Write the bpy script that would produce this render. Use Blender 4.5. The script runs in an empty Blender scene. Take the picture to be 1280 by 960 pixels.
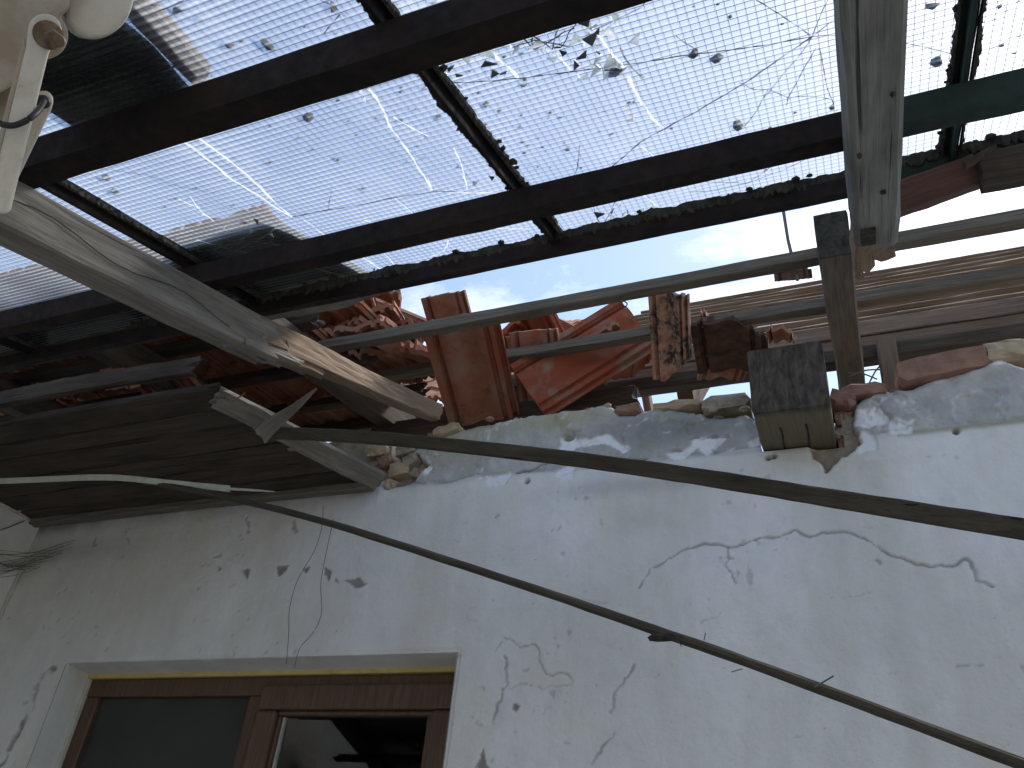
import bpy, bmesh, math, random
import numpy as np
from mathutils import Vector, Matrix

# ---------------------------------------------------------------- camera, sky, sun, exposure
sc = bpy.context.scene
COL = sc.collection
CAM = Vector((0, 0, 1.6))
F = 1060.0                                              # focal length in pixels of the 1280 wide photograph
_up = np.array([175., -1567., F]); _up /= np.linalg.norm(_up)
_x = -np.array([-2778., 433., F]); _x -= _up * (_x @ _up); _x /= np.linalg.norm(_x)
_n = np.cross(_up, _x)
if _n[2] < 0: _n = -_n
right = Vector((_x[0], _n[0], _up[0])); down = Vector((_x[1], _n[1], _up[1])); fwd = Vector((_x[2], _n[2], _up[2]))
cam = bpy.data.cameras.new('camera'); cam_o = bpy.data.objects.new('camera', cam); COL.objects.link(cam_o)
m = Matrix((right, -down, -fwd)).transposed().to_4x4(); m.translation = CAM
cam_o.matrix_world = m
cam.sensor_width = 36; cam.lens = F / 1280 * 36; cam.clip_start = 0.02; cam.clip_end = 3000
sc.camera = cam_o

SUN_EL, SUN_AZ = 55.0, 30.0                             # azimuth measured from +Y (behind the house) towards +X
world = bpy.data.worlds.new('World'); sc.world = world; world.use_nodes = True
wt = world.node_tree; wt.nodes.clear()
def wn(t, **kw):
    nd = wt.nodes.new(t)
    for k, v in kw.items(): setattr(nd, k, v)
    return nd
wl = wt.links.new
sky = wn('ShaderNodeTexSky', sky_type='NISHITA', sun_disc=False, sun_elevation=math.radians(SUN_EL),
         sun_rotation=math.radians(SUN_AZ), air_density=1.0, dust_density=0.7, ozone_density=1.6)
tc = wn('ShaderNodeTexCoord'); sep = wn('ShaderNodeSeparateXYZ'); wl(tc.outputs['Generated'], sep.inputs[0])
zc = wn('ShaderNodeMath', operation='MAXIMUM'); wl(sep.outputs['Z'], zc.inputs[0]); zc.inputs[1].default_value = 0.09
dx = wn('ShaderNodeMath', operation='DIVIDE'); wl(sep.outputs['X'], dx.inputs[0]); wl(zc.outputs[0], dx.inputs[1])
dy = wn('ShaderNodeMath', operation='DIVIDE'); wl(sep.outputs['Y'], dy.inputs[0]); wl(zc.outputs[0], dy.inputs[1])
cmb = wn('ShaderNodeCombineXYZ'); wl(dx.outputs[0], cmb.inputs[0]); wl(dy.outputs[0], cmb.inputs[1]); cmb.inputs[2].default_value = 3.7
nz = wn('ShaderNodeTexNoise'); nz.inputs['Scale'].default_value = 1.25; nz.inputs['Detail'].default_value = 9; nz.inputs['Roughness'].default_value = 0.62
nz.inputs['Distortion'].default_value = 0.25
wl(cmb.outputs[0], nz.inputs['Vector'])
rp = wn('ShaderNodeValToRGB'); wl(nz.outputs['Fac'], rp.inputs[0])
rp.color_ramp.elements[0].color = (0.05, 0.05, 0.05, 1); rp.color_ramp.elements[0].position = 0.55; rp.color_ramp.elements[1].position = 0.74
mixc = wn('ShaderNodeMix', data_type='RGBA')
wl(rp.outputs['Color'], mixc.inputs[0]); wl(sky.outputs[0], mixc.inputs[6])
cl = wn('ShaderNodeMix', data_type='RGBA', blend_type='MIX')      # clouds: the sky's own light, whitened
lum = wn('ShaderNodeRGBToBW'); wl(sky.outputs[0], lum.inputs[0])
gain = wn('ShaderNodeMath', operation='MULTIPLY_ADD'); wl(lum.outputs[0], gain.inputs[0]); gain.inputs[1].default_value = 1.5; gain.inputs[2].default_value = 3.0
cc = wn('ShaderNodeCombineColor')
for i in range(3): wl(gain.outputs[0], cc.inputs[i])
wl(cc.outputs[0], mixc.inputs[7])
bg = wn('ShaderNodeBackground'); bg.inputs['Strength'].default_value = 0.12
wl(mixc.outputs[2], bg.inputs['Color'])
wo = wn('ShaderNodeOutputWorld'); wl(bg.outputs[0], wo.inputs['Surface'])

sun = bpy.data.lights.new('sun', 'SUN'); sun.energy = 2.5; sun.angle = math.radians(12); sun.color = (1.0, 0.95, 0.87)
sun_o = bpy.data.objects.new('sun', sun); COL.objects.link(sun_o)
e, a = math.radians(SUN_EL), math.radians(SUN_AZ)
sdir = Vector((math.cos(e) * math.sin(a), math.cos(e) * math.cos(a), math.sin(e)))
sun_o.rotation_euler = sdir.to_track_quat('Z', 'Y').to_euler(); sun_o.location = sdir * 30

sc.render.engine = 'CYCLES'
sc.view_settings.view_transform = 'Standard'; sc.view_settings.look = 'None'
sc.view_settings.exposure = 1.12; sc.view_settings.gamma = 1.0; sc.view_settings.use_curve_mapping = False
sc.cycles.use_denoising = True
sc.cycles.max_bounces = 10; sc.cycles.transparent_max_bounces = 24; sc.cycles.diffuse_bounces = 5
sc.cycles.caustics_reflective = False; sc.cycles.caustics_refractive = False

# ---------------------------------------------------------------- placing helpers
def ray(px, py):
    return right * ((px - 640) / F) + down * ((py - 480) / F) + fwd
def at_y(px, py, Y):
    r = ray(px, py); return CAM + r * (Y / r.y)
def at_z(px, py, Z):
    r = ray(px, py); return CAM + r * ((Z - 1.6) / r.z)
def at_plane(px, py, z0, s):
    r = ray(px, py); return CAM + r * ((z0 - 1.6) / (r.z - s * r.y))
CS = math.tan(math.radians(17)); CZ0 = 3.0 - CS * 2.1 + .10 / math.cos(math.radians(17))      # glass canopy plane  Z = CZ0 + CS*Y
def at_can(px, py, off=0.0):
    return at_plane(px, py, CZ0 + off / math.cos(math.radians(17)), CS)
ES = math.tan(math.radians(10)); EZ0 = 3.29 - ES * 2.1     # plane of the eaves battens' undersides
def can_pt(x, y, off=0.0):
    c, s = math.cos(math.radians(17)), math.sin(math.radians(17))
    return Vector((x, y - s * off, CZ0 + CS * y + c * off))

# ---------------------------------------------------------------- object helpers
W = {}
def reg(o, world_m, parent=None):
    COL.objects.link(o)
    W[o.name] = world_m.copy()
    if parent is not None:
        o.parent = parent; o.matrix_parent_inverse = W[parent.name].inverted()
    o.matrix_basis = world_m
    return o
def tag(o, label=None, cat=None, group=None, kind=None):
    if label: o['label'] = label
    if cat: o['category'] = cat
    if group: o['group'] = group
    if kind: o['kind'] = kind
    return o
def empty(name, loc, parent=None):
    o = bpy.data.objects.new(name, None); o.empty_display_size = 0.1
    return reg(o, Matrix.Translation(Vector(loc)), parent)
def obj(name, verts, faces, mat, parent=None, mw=None, smooth=False, me=None):
    if me is None:
        me = bpy.data.meshes.new(name)
        me.from_pydata([tuple(v) for v in verts], [], faces); me.update()
        me.materials.append(mat)
        if smooth:
            me.polygons.foreach_set('use_smooth', [True] * len(me.polygons))
        bm = bmesh.new(); bm.from_mesh(me); bmesh.ops.recalc_face_normals(bm, faces=bm.faces); bm.to_mesh(me); bm.free()
    o = bpy.data.objects.new(name, me)
    return reg(o, mw if mw is not None else Matrix.Identity(4), parent)
def frame(p0, xdir, zdir):
    x = Vector(xdir).normalized(); z = Vector(zdir); z = (z - x * z.dot(x)).normalized(); y = z.cross(x)
    mm = Matrix((x, y, z)).transposed().to_4x4(); mm.translation = Vector(p0)
    return mm

def timber_mesh(L, w, h, seed=0, seg=10, rough=0.0015, jag0=0.0, jag1=0.0, taper=1.0, bow=(0, 0), k=5, twist=0.0, cham=0.08):
    """beam along local +x, cross-section centred in y,z; k points a side so that broken ends can be jagged"""
    rnd = random.Random(seed)
    c = min(w, h) * cham; prof = []
    hw, hh = w / 2, h / 2
    def side(ax, ay, bx, by):
        for i in range(k): prof.append((ax + (bx - ax) * i / (k - 1), ay + (by - ay) * i / (k - 1)))
    side(-hw + c, -hh, hw - c, -hh); side(hw, -hh + c, hw, hh - c); side(hw - c, hh, -hw + c, hh); side(-hw, hh - c, -hw, -hh + c)
    n = len(prof); V = []; Fc = []
    p1 = [rnd.uniform(0, 6.28) for _ in range(6)]
    ends0 = [rnd.random() ** 1.5 * jag0 for _ in range(n)]; ends1 = [rnd.random() ** 1.5 * jag1 for _ in range(n)]
    for i in range(seg + 1):
        t = i / seg; s = 1 + (taper - 1) * t
        wob = (math.sin(t * 7 + p1[0]) * rough, math.sin(t * 5 + p1[1]) * rough)
        b = 4 * t * (1 - t)
        ct, st = math.cos(twist * t), math.sin(twist * t)
        for j, (y, z) in enumerate(prof):
            xo = L * t
            if i == 0: xo += ends0[j]
            if i == seg: xo -= ends1[j]
            ny = rnd.uniform(-1, 1) * rough * 0.6; nzv = rnd.uniform(-1, 1) * rough * 0.6
            yy, zz = y * s, z * s
            V.append((xo, yy * ct - zz * st + wob[0] + bow[0] * b + ny, yy * st + zz * ct + wob[1] + bow[1] * b + nzv))
    for i in range(seg):
        for j in range(n):
            a0 = i * n + j; b0 = i * n + (j + 1) % n
            Fc.append((a0, b0, b0 + n, a0 + n))
    V.append((jag0 * 0.55, 0, 0)); V.append((L - jag1 * 0.55, bow[0] * 0, 0))
    ca, cb = len(V) - 2, len(V) - 1
    for j in range(n):
        Fc.append((ca, (j + 1) % n, j)); Fc.append((cb, seg * n + j, seg * n + (j + 1) % n))
    return V, Fc
def timber(name, p0, p1, w, h, mat, parent=None, up=(0, 0, 1), **kw):
    p0, p1 = Vector(p0), Vector(p1)
    V, Fc = timber_mesh((p1 - p0).length, w, h, **kw)
    return obj(name, V, Fc, mat, parent, frame(p0, p1 - p0, up))

def box_vf(x0, x1, y0, y1, z0, z1):
    V = [(x, y, z) for x in (x0, x1) for y in (y0, y1) for z in (z0, z1)]
    Fc = [(0, 1, 3, 2), (4, 6, 7, 5), (0, 4, 5, 1), (2, 3, 7, 6), (0, 2, 6, 4), (1, 5, 7, 3)]
    return V, Fc
def bevel_box(name, x0, x1, y0, y1, z0, z1, mat, parent=None, bev=0.004, segs=2, mw=None):
    me = bpy.data.meshes.new(name); V, Fc = box_vf(x0, x1, y0, y1, z0, z1)
    me.from_pydata(V, [], Fc); bm = bmesh.new(); bm.from_mesh(me)
    bmesh.ops.recalc_face_normals(bm, faces=bm.faces)
    if bev: bmesh.ops.bevel(bm, geom=list(bm.edges), offset=bev, segments=segs, affect='EDGES', profile=0.5)
    bm.to_mesh(me); bm.free(); me.materials.append(mat)
    return obj(name, None, None, mat, parent, mw, me=me)
def tube_vf(pts, r, n=6, rr=None):
    V = []; Fc = []; pts = [Vector(p) for p in pts]
    for i, p in enumerate(pts):
        d = (pts[min(i + 1, len(pts) - 1)] - pts[max(i - 1, 0)]).normalized()
        a0 = d.cross(Vector((0.21, 0.13, 1)) if abs(d.z) < 0.9 else Vector((1, 0, 0))).normalized(); b0 = d.cross(a0)
        q = rr[i] if rr else r
        for j in range(n):
            t = 2 * math.pi * j / n
            V.append(p + a0 * (math.cos(t) * q) + b0 * (math.sin(t) * q))
    for i in range(len(pts) - 1):
        for j in range(n):
            a = i * n + j; b = i * n + (j + 1) % n
            Fc.append((a, b, b + n, a + n))
    Fc.append(tuple(range(n - 1, -1, -1))); Fc.append(tuple((len(pts) - 1) * n + j for j in range(n)))
    return V, Fc
def smooth_path(pts, sub=6):
    out = []; pts = [Vector(p) for p in pts]
    for i in range(len(pts) - 1):
        p0, p1, p2, p3 = pts[max(i - 1, 0)], pts[i], pts[i + 1], pts[min(i + 2, len(pts) - 1)]
        for s in range(sub):
            t = s / sub
            out.append(0.5 * ((2 * p1) + (p2 - p0) * t + (2 * p0 - 5 * p1 + 4 * p2 - p3) * t * t + (3 * p1 - p0 - 3 * p2 + p3) * t ** 3))
    out.append(pts[-1]); return out
def lump_vf(c, r, rnd, sq=(1, 1, 1), sub=2):
    bm = bmesh.new(); bmesh.ops.create_icosphere(bm, subdivisions=sub, radius=1)
    ph = [rnd.uniform(0, 6.28) for _ in range(6)]; fr = [rnd.uniform(1.5, 4) for _ in range(6)]
    V = []
    for v in bm.verts:
        q = v.co; k = 1 + 0.22 * math.sin(q.x * fr[0] + ph[0]) + 0.2 * math.sin(q.y * fr[1] + ph[1]) + 0.16 * math.sin(q.z * fr[2] + ph[2]) + rnd.uniform(-.1, .1)
        V.append(Vector(c) + Vector((q.x * sq[0], q.y * sq[1], q.z * sq[2])) * (r * k))
    Fc = [tuple(v.index for v in f.verts) for f in bm.faces]; bm.free()
    return V, Fc
def merge(parts):
    V = []; Fc = []
    for v, f in parts:
        o = len(V); V += list(v); Fc += [tuple(i + o for i in q) for q in f]
    return V, Fc
def slab_vf(poly, nrm, th):
    """polygon (list of Vector) thickened along nrm"""
    n = len(poly); nrm = Vector(nrm).normalized()
    V = [Vector(p) for p in poly] + [Vector(p) + nrm * th for p in poly]
    Fc = [tuple(range(n - 1, -1, -1)), tuple(range(n, 2 * n))] + [(i, (i + 1) % n, n + (i + 1) % n, n + i) for i in range(n)]
    return V, Fc
def rough_poly(poly, step, amp, rnd, passes=1):
    out = []; n = len(poly)
    for i in range(n):
        a, b = Vector(poly[i]), Vector(poly[(i + 1) % n]); k = max(1, int((b - a).length / step))
        for j in range(k):
            p = a.lerp(b, j / k)
            if j: p = p + Vector((rnd.uniform(-1, 1), rnd.uniform(-1, 1), rnd.uniform(-1, 1))) * amp
            out.append(p)
    return out

# ---------------------------------------------------------------- materials
class Mat:
    def __init__(s, name):
        s.m = bpy.data.materials.new(name); s.m.use_nodes = True; s.t = s.m.node_tree
        s.t.nodes.clear(); s.out = s.t.nodes.new('ShaderNodeOutputMaterial')
    def n(s, typ, ins=None, **props):
        nd = s.t.nodes.new('ShaderNode' + typ)
        for k, v in props.items(): setattr(nd, k, v)
        for k, v in (ins or {}).items():
            if isinstance(v, bpy.types.NodeSocket): s.t.links.new(v, nd.inputs[k])
            else: nd.inputs[k].default_value = v
        return nd
    def math(s, op, a, b=0.0, c=0.0, clamp=False):
        return s.n('Math', {0: a, 1: b, 2: c}, operation=op, use_clamp=clamp).outputs[0]
    def mix(s, f, a, b, blend='MIX'):
        a = a if isinstance(a, bpy.types.NodeSocket) else (*a, 1) if len(a) == 3 else a
        b = b if isinstance(b, bpy.types.NodeSocket) else (*b, 1) if len(b) == 3 else b
        return s.n('Mix', {0: f, 6: a, 7: b}, data_type='RGBA', blend_type=blend).outputs[2]
    def noise(s, vec, scale, detail=5, rough=0.55, dist=0.0, out='Fac'):
        return s.n('TexNoise', {'Vector': vec, 'Scale': scale, 'Detail': detail, 'Roughness': rough, 'Distortion': dist}).outputs[out]
    def ramp(s, f, stops):
        r = s.n('ValToRGB', {0: f}); cr = r.color_ramp
        while len(cr.elements) < len(stops): cr.elements.new(0.5)
        for el, (p, c) in zip(cr.elements, stops):
            el.position = p; el.color = (c, c, c, 1) if isinstance(c, (int, float)) else (*c, 1)
        return r.outputs['Color']
    def mapv(s, vec, scale=(1, 1, 1), loc=(0, 0, 0)):
        return s.n('Mapping', {'Vector': vec, 'Scale': scale, 'Location': loc}).outputs[0]
    def coords(s, kind='Object', rand=True):
        v = s.n('TexCoord').outputs[kind]
        if rand:
            r = s.n('ObjectInfo').outputs['Random']
            v = s.n('VectorMath', {0: v, 1: s.n('CombineXYZ', {0: s.math('MULTIPLY', r, 37.0), 1: s.math('MULTIPLY', r, 91.0), 2: s.math('MULTIPLY', r, 53.0)}).outputs[0]}, operation='ADD').outputs[0]
        return v
    def bsdf(s, col, rough=0.8, h=None, bump=0.3, dist=0.002, spec=0.3, **ex):
        ins = {'Base Color': col if isinstance(col, bpy.types.NodeSocket) else (*col, 1), 'Roughness': rough, 'Specular IOR Level': spec}
        if h is not None: ins['Normal'] = s.n('Bump', {'Height': h, 'Strength': bump, 'Distance': dist}).outputs[0]
        ins.update(ex)
        b = s.n('BsdfPrincipled', ins); s.t.links.new(b.outputs[0], s.out.inputs[0]); return b

def wood(name, light, mid, dark, stain=0.5, moss=0.0, rough=0.85, fresh=None):
    M = Mat(name); v = M.coords()
    g1 = M.noise(M.mapv(v, (1.3, 26, 26)), 3.0, 8, 0.65, 0.6)
    g2 = M.noise(M.mapv(v, (2.2, 120, 120)), 3.0, 4, 0.6)
    big = M.noise(M.mapv(v, (1.6, 5, 5)), 2.0, 6, 0.6)
    c = M.mix(M.ramp(g1, [(0.33, 0), (0.68, 1)]), mid, light)
    c = M.mix(M.math('MULTIPLY', M.ramp(g2, [(0.50, 0), (0.72, 1)]), 0.55), c, dark)
    c = M.mix(M.math('MULTIPLY', M.ramp(big, [(0.45, 0), (0.68, 1)]), stain), c, dark)
    crack = M.ramp(M.noise(M.mapv(v, (0.7, 42, 42)), 2.2, 3, 0.5, 0.4), [(0.29, 1), (0.335, 0)])
    c = M.mix(M.math('MULTIPLY', crack, 0.8), c, tuple(k * 0.25 for k in dark))
    if moss: c = M.mix(M.math('MULTIPLY', M.ramp(M.noise(v, 9, 6), [(0.5, 0), (0.7, 1)]), moss), c, (0.06, 0.075, 0.04))
    h = M.math('SUBTRACT', M.math('ADD', g1, M.math('MULTIPLY', g2, 0.5)), M.math('MULTIPLY', crack, 1.2))
    M.bsdf(c, rough, h, 0.55, 0.003, 0.2)
    return M.m

MT = {}
MT['wood_grey'] = wood('weathered_grey_wood', (0.27, 0.245, 0.205), (0.165, 0.147, 0.12), (0.055, 0.047, 0.037), 0.55, 0.12)
MT['wood_pale'] = wood('pale_grey_painted_wood', (0.27, 0.265, 0.24), (0.19, 0.187, 0.168), (0.05, 0.047, 0.04), 0.7, 0.12)
MT['wood_batten'] = wood('batten_wood', (0.20, 0.175, 0.14), (0.125, 0.105, 0.082), (0.055, 0.044, 0.034), 0.4)
MT['wood_brown'] = wood('brown_roof_wood', (0.20, 0.14, 0.095), (0.135, 0.09, 0.06), (0.065, 0.04, 0.028), 0.4)
MT['wood_fresh'] = wood('freshly_split_wood', (0.27, 0.19, 0.125), (0.20, 0.135, 0.085), (0.09, 0.06, 0.038), 0.5)
MT['wood_dark'] = wood('dark_sooty_wood', (0.10, 0.075, 0.055), (0.055, 0.042, 0.032), (0.02, 0.016, 0.013), 0.6)
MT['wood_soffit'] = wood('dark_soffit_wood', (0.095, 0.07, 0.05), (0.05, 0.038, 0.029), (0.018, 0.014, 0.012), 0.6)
MT['wood_foot'] = wood('dark_weathered_wood', (0.17, 0.14, 0.11), (0.105, 0.085, 0.066), (0.04, 0.032, 0.025), 0.55)
MT['wood_rod'] = wood('weathered_rod_wood', (0.095, 0.082, 0.06), (0.058, 0.05, 0.036), (0.02, 0.018, 0.013), 0.5, 0.25)

def joist_mat():
    M = Mat('old_joist_wood'); v = M.coords('Object', False)
    geo = M.n('NewGeometry').outputs['Normal']; nz = M.n('SeparateXYZ', {0: geo}).outputs[2]
    s = M.n('SeparateXYZ', {0: v})
    g = M.noise(M.mapv(v, (60, 3, 30)), 2.0, 7, 0.6, 0.5)
    under = M.mix(g, (0.075, 0.062, 0.043), (0.21, 0.175, 0.12))
    soot = M.mix(M.ramp(M.noise(M.mapv(v, (30, 8, 9)), 2, 7, .65, .6), [(.35, 0), (.7, 1)]), (0.028, 0.023, 0.019), (0.11, 0.09, 0.07))
    f = M.math('ADD', s.outputs[1], M.math('MULTIPLY', M.noise(v, 18, 5), 0.05))
    c = M.mix(M.ramp(f, [(0.03, 0), (0.06, 1)]), soot, under)        # the sooted outer end of the timber
    M.bsdf(c, 0.85, g, 0.5, 0.003, 0.2); return M.m
MT['joist'] = joist_mat()

def steel():
    M = Mat('painted_steel'); v = M.coords('Generated', False); p = M.n('NewGeometry').outputs['Position']
    n1 = M.noise(p, 14, 7, 0.6); n2 = M.noise(p, 55, 5)
    xs = M.n('SeparateXYZ', {0: p}).outputs[0]
    gr = M.ramp(M.math('ADD', xs, M.math('MULTIPLY', M.noise(p, 6, 4), 0.4)), [(0.22, 0), (0.42, 1)])  # green paint towards +X, with the brighter light there put into the colour
    brown = M.mix(M.ramp(n1, [(0.38, 0), (0.7, 1)]), (0.010, 0.008, 0.008), (0.026, 0.014, 0.010))
    green = M.mix(M.ramp(n1, [(0.45, 0), (0.75, 1)]), (0.026, 0.046, 0.037), (0.020, 0.027, 0.024))
    c = M.mix(gr, brown, green)
    M.bsdf(c, M.ramp(n2, [(0.3, 0.6), (0.7, 0.9)]), M.math('ADD', n1, n2), 0.25, 0.002, 0.2); return M.m
MT['steel'] = steel()

def glass_mat():
    M = Mat('wired_ribbed_glass'); v = M.coords('Object', False)
    s = M.n('SeparateXYZ', {0: v}); X, Y = s.outputs[0], s.outputs[1]
    big = M.noise(v, 2.2, 5, 0.6); med = M.noise(v, 9, 6, 0.6)
    ph = M.math('ADD', M.math('MULTIPLY', Y, 2 * math.pi / 0.0125), M.math('MULTIPLY', med, 2.2))
    rib = M.math('MULTIPLY_ADD', M.math('SINE', ph), 0.5, 0.5)
    rib = M.math('POWER', rib, 1.6)
    px = M.math('ADD', M.math('MULTIPLY', X, 2 * math.pi / 0.0125), M.math('MULTIPLY', med, 3.0))
    knot = M.math('POWER', M.math('MULTIPLY_ADD', M.math('SINE', px), 0.5, 0.5), 2.0)
    dash = M.math('MULTIPLY', rib, M.math('MULTIPLY_ADD', knot, 0.28, 0.78))
    amp = M.ramp(big, [(0.36, 0.30), (0.60, 1.0)])
    dirt = M.ramp(M.noise(M.mapv(v, (1, 0.35, 1)), 7, 8, 0.7), [(0.48, 0), (0.75, 1)])
    fac = M.math('ADD', M.math('MULTIPLY', M.math('MULTIPLY', dash, amp), 0.52), M.math('MULTIPLY_ADD', dirt, 0.18, 0.14), clamp=True)
    tr = M.n('BsdfTransparent', {0: (0.77, 0.80, 0.82, 1)})
    tl = M.n('BsdfTranslucent', {0: (0.72, 0.745, 0.765, 1)})
    a = M.n('MixShader', {0: fac, 1: tr.outputs[0], 2: tl.outputs[0]})
    spk = M.ramp(M.noise(v, 210, 3, 0.6), [(0.70, 0), (0.76, 1)])
    spots = M.math('MULTIPLY', spk, M.ramp(M.noise(v, 6, 4), [(0.5, 0), (0.66, 0.9)]))
    df = M.n('BsdfDiffuse', {0: (0.07, 0.065, 0.055, 1)})
    b = M.n('MixShader', {0: spots, 1: a.outputs[0], 2: df.outputs[0]})
    bmp = M.n('Bump', {'Height': rib, 'Strength': 0.25, 'Distance': 0.001})
    gl = M.n('BsdfGlossy', {'Color': (0.9, 0.95, 1, 1), 'Roughness': 0.12, 'Normal': bmp.outputs[0]})
    lw = M.n('LayerWeight', {0: 0.5}).outputs['Facing']; fr = M.math('MULTIPLY_ADD', M.math('POWER', lw, 4.0), 0.35, 0.02)
    c = M.n('MixShader', {0: fr, 1: b.outputs[0], 2: gl.outputs[0]})
    M.t.links.new(c.outputs[0], M.out.inputs[0]); return M.m
MT['glass'] = glass_mat()
def crack_white():
    M = Mat('glass_crack_bright')
    tl = M.n('BsdfTranslucent', {0: (0.98, 0.985, 0.99, 1)}); df = M.n('BsdfDiffuse', {0: (0.85, 0.87, 0.88, 1)})
    a = M.n('MixShader', {0: 0.08, 1: tl.outputs[0], 2: df.outputs[0]}); M.t.links.new(a.outputs[0], M.out.inputs[0]); return M.m
MT['crack_white'] = crack_white()
def shard_mat():
    M = Mat('glass_shard'); v = M.coords()
    tl = M.n('BsdfTranslucent', {0: (0.7, 0.74, 0.72, 1)}); tr = M.n('BsdfTransparent', {0: (0.85, 0.9, 0.9, 1)}); gl = M.n('BsdfGlossy', {0: (0.9, 0.9, 0.9, 1), 1: 0.1})
    a = M.n('MixShader', {0: M.ramp(M.noise(v, 60, 3), [(0.35, 0.35), (0.6, 0.9)]), 1: tr.outputs[0], 2: tl.outputs[0]})
    b = M.n('MixShader', {0: 0.12, 1: a.outputs[0], 2: gl.outputs[0]}); M.t.links.new(b.outputs[0], M.out.inputs[0]); return M.m
MT['shard'] = shard_mat()
def simple(name, c0, c1, scale=20, rough=0.8, bump=0.3, spec=0.3, dist=0.002, **ex):
    M = Mat(name); v = M.coords(); n1 = M.noise(v, scale, 7, 0.6)
    M.bsdf(M.mix(M.ramp(n1, [(0.35, 0), (0.68, 1)]), c0, c1), rough, n1, bump, dist, spec, **ex); return M.m
MT['crack_dark'] = simple('glass_crack_dirty', (0.10, 0.11, 0.11), (0.20, 0.21, 0.20), 60)
MT['wire'] = simple('mesh_wire', (0.05, 0.055, 0.06), (0.12, 0.12, 0.12), 30, 0.5)
MT['putty'] = simple('old_putty_moss', (0.018, 0.018, 0.014), (0.07, 0.065, 0.05), 50, 0.95, 0.8)
MT['debris'] = simple('mortar_crumb', (0.03, 0.026, 0.022), (0.10, 0.085, 0.07), 45, 0.95, 0.6)
MT['sheet'] = simple('old_roofing_sheet', (0.11, 0.11, 0.095), (0.21, 0.20, 0.17), 12, 0.9, 0.4)
MT['sheet_dark'] = simple('dark_bitumen_sheet', (0.022, 0.026, 0.022), (0.06, 0.062, 0.05), 10, 0.9, 0.4)
MT['plank_top'] = wood('brown_board', (0.26, 0.19, 0.14), (0.17, 0.12, 0.085), (0.05, 0.04, 0.03), 0.5)
MT['plank_red'] = wood('reddish_board', (0.17, 0.085, 0.068), (0.11, 0.058, 0.046), (0.05, 0.03, 0.026), 0.5)
MT['brick'] = simple('old_red_brick', (0.22, 0.12, 0.085), (0.32, 0.195, 0.14), 22, 0.95, 0.8, dist=0.004)
MT['brick_yellow'] = simple('yellow_rubble', (0.34, 0.25, 0.15), (0.46, 0.38, 0.27), 22, 0.95, 0.8, dist=0.004)
MT['mortar'] = simple('lime_mortar', (0.22, 0.18, 0.13), (0.38, 0.33, 0.26), 28, 0.95, 0.8, dist=0.004)
MT['concrete'] = simple('yard_concrete', (0.27, 0.27, 0.265), (0.37, 0.37, 0.36), 3, 0.9, 0.2)
MT['rust'] = simple('rusty_bolt', (0.10, 0.065, 0.04), (0.25, 0.18, 0.12), 60, 0.6, 0.4, **{'Metallic': 0.4})
MT['cable'] = simple('black_cable', (0.02, 0.02, 0.02), (0.035, 0.035, 0.035), 30, 0.5)
MT['strip'] = simple('ivory_trim', (0.46, 0.47, 0.38), (0.58, 0.58, 0.48), 20, 0.6, 0.1)
MT['wire_thin'] = simple('thin_wire', (0.06, 0.06, 0.06), (0.12, 0.11, 0.10), 40, 0.6)
MT['foam'] = simple('yellow_sealing_strip', (0.50, 0.38, 0.13), (0.62, 0.48, 0.20), 30, 0.8)
MT['screen'] = simple('insect_screen', (0.036, 0.038, 0.032), (0.052, 0.054, 0.046), 3, 0.55, 0.05)
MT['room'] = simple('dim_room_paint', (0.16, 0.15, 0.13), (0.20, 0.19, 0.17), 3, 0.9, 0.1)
MT['web'] = simple('dusty_cobweb', (0.11, 0.10, 0.08), (0.2, 0.18, 0.15), 40, 0.95)

def awning_mat():
    M = Mat('ivory_powder_coat'); v = M.coords()
    d = M.noise(v, 18, 7, 0.65); d2 = M.noise(v, 90, 4)
    c = M.mix(M.ramp(d, [(0.45, 0), (0.75, 0.7)]), (0.62, 0.57, 0.47), (0.36, 0.29, 0.20))
    c = M.mix(M.ramp(d2, [(0.66, 0), (0.75, 0.6)]), c, (0.16, 0.11, 0.07))
    M.bsdf(c, 0.45, d, 0.08, 0.001, 0.4); return M.m
MT['awning'] = awning_mat()
MT['awning_tan'] = simple('yellowed_powder_coat', (0.33, 0.27, 0.19), (0.46, 0.40, 0.31), 25, 0.5, 0.1)

def tile_mat():
    M = Mat('terracotta_tile'); v = M.coords(); r = M.n('ObjectInfo').outputs['Random']
    n1 = M.noise(v, 7, 6, 0.6); n2 = M.noise(v, 26, 6, 0.65); n3 = M.noise(v, 80, 4)
    base = M.mix(r, (0.30, 0.080, 0.040), (0.25, 0.098, 0.058))
    c = M.mix(M.ramp(n1, [(0.36, 0), (0.62, 0.9)]), base, (0.27, 0.165, 0.115))                # pale lime dust
    c = M.mix(M.ramp(n2, [(0.55, 0), (0.72, 0.7)]), c, (0.17, 0.055, 0.032))
    c = M.mix(M.ramp(M.noise(v, 11, 7, 0.7), [(0.60, 0), (0.72, 0.8)]), c, (0.05, 0.042, 0.036))
    M.bsdf(c, 0.9, M.math('ADD', n2, n3), 0.35, 0.002, 0.2); return M.m
MT['tile'] = tile_mat()
def dusty_tile():
    M = Mat('dusty_tile'); v = M.coords()
    n1 = M.noise(v, 5, 7, 0.65, 0.5); n2 = M.noise(v, 22, 6)
    c = M.mix(M.ramp(n1, [(0.50, 0), (0.64, .85)]), (0.27, 0.075, 0.04), M.mix(n2, (0.20, 0.145, 0.10), (0.30, 0.24, 0.18)))
    c = M.mix(M.ramp(n2, [(0.58, 0), (0.7, 0.6)]), c, (0.12, 0.05, 0.032)); M.bsdf(c, 0.92, n2, 0.4, 0.002, 0.2); return M.m
MT['tile_dusty'] = dusty_tile()
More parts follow.
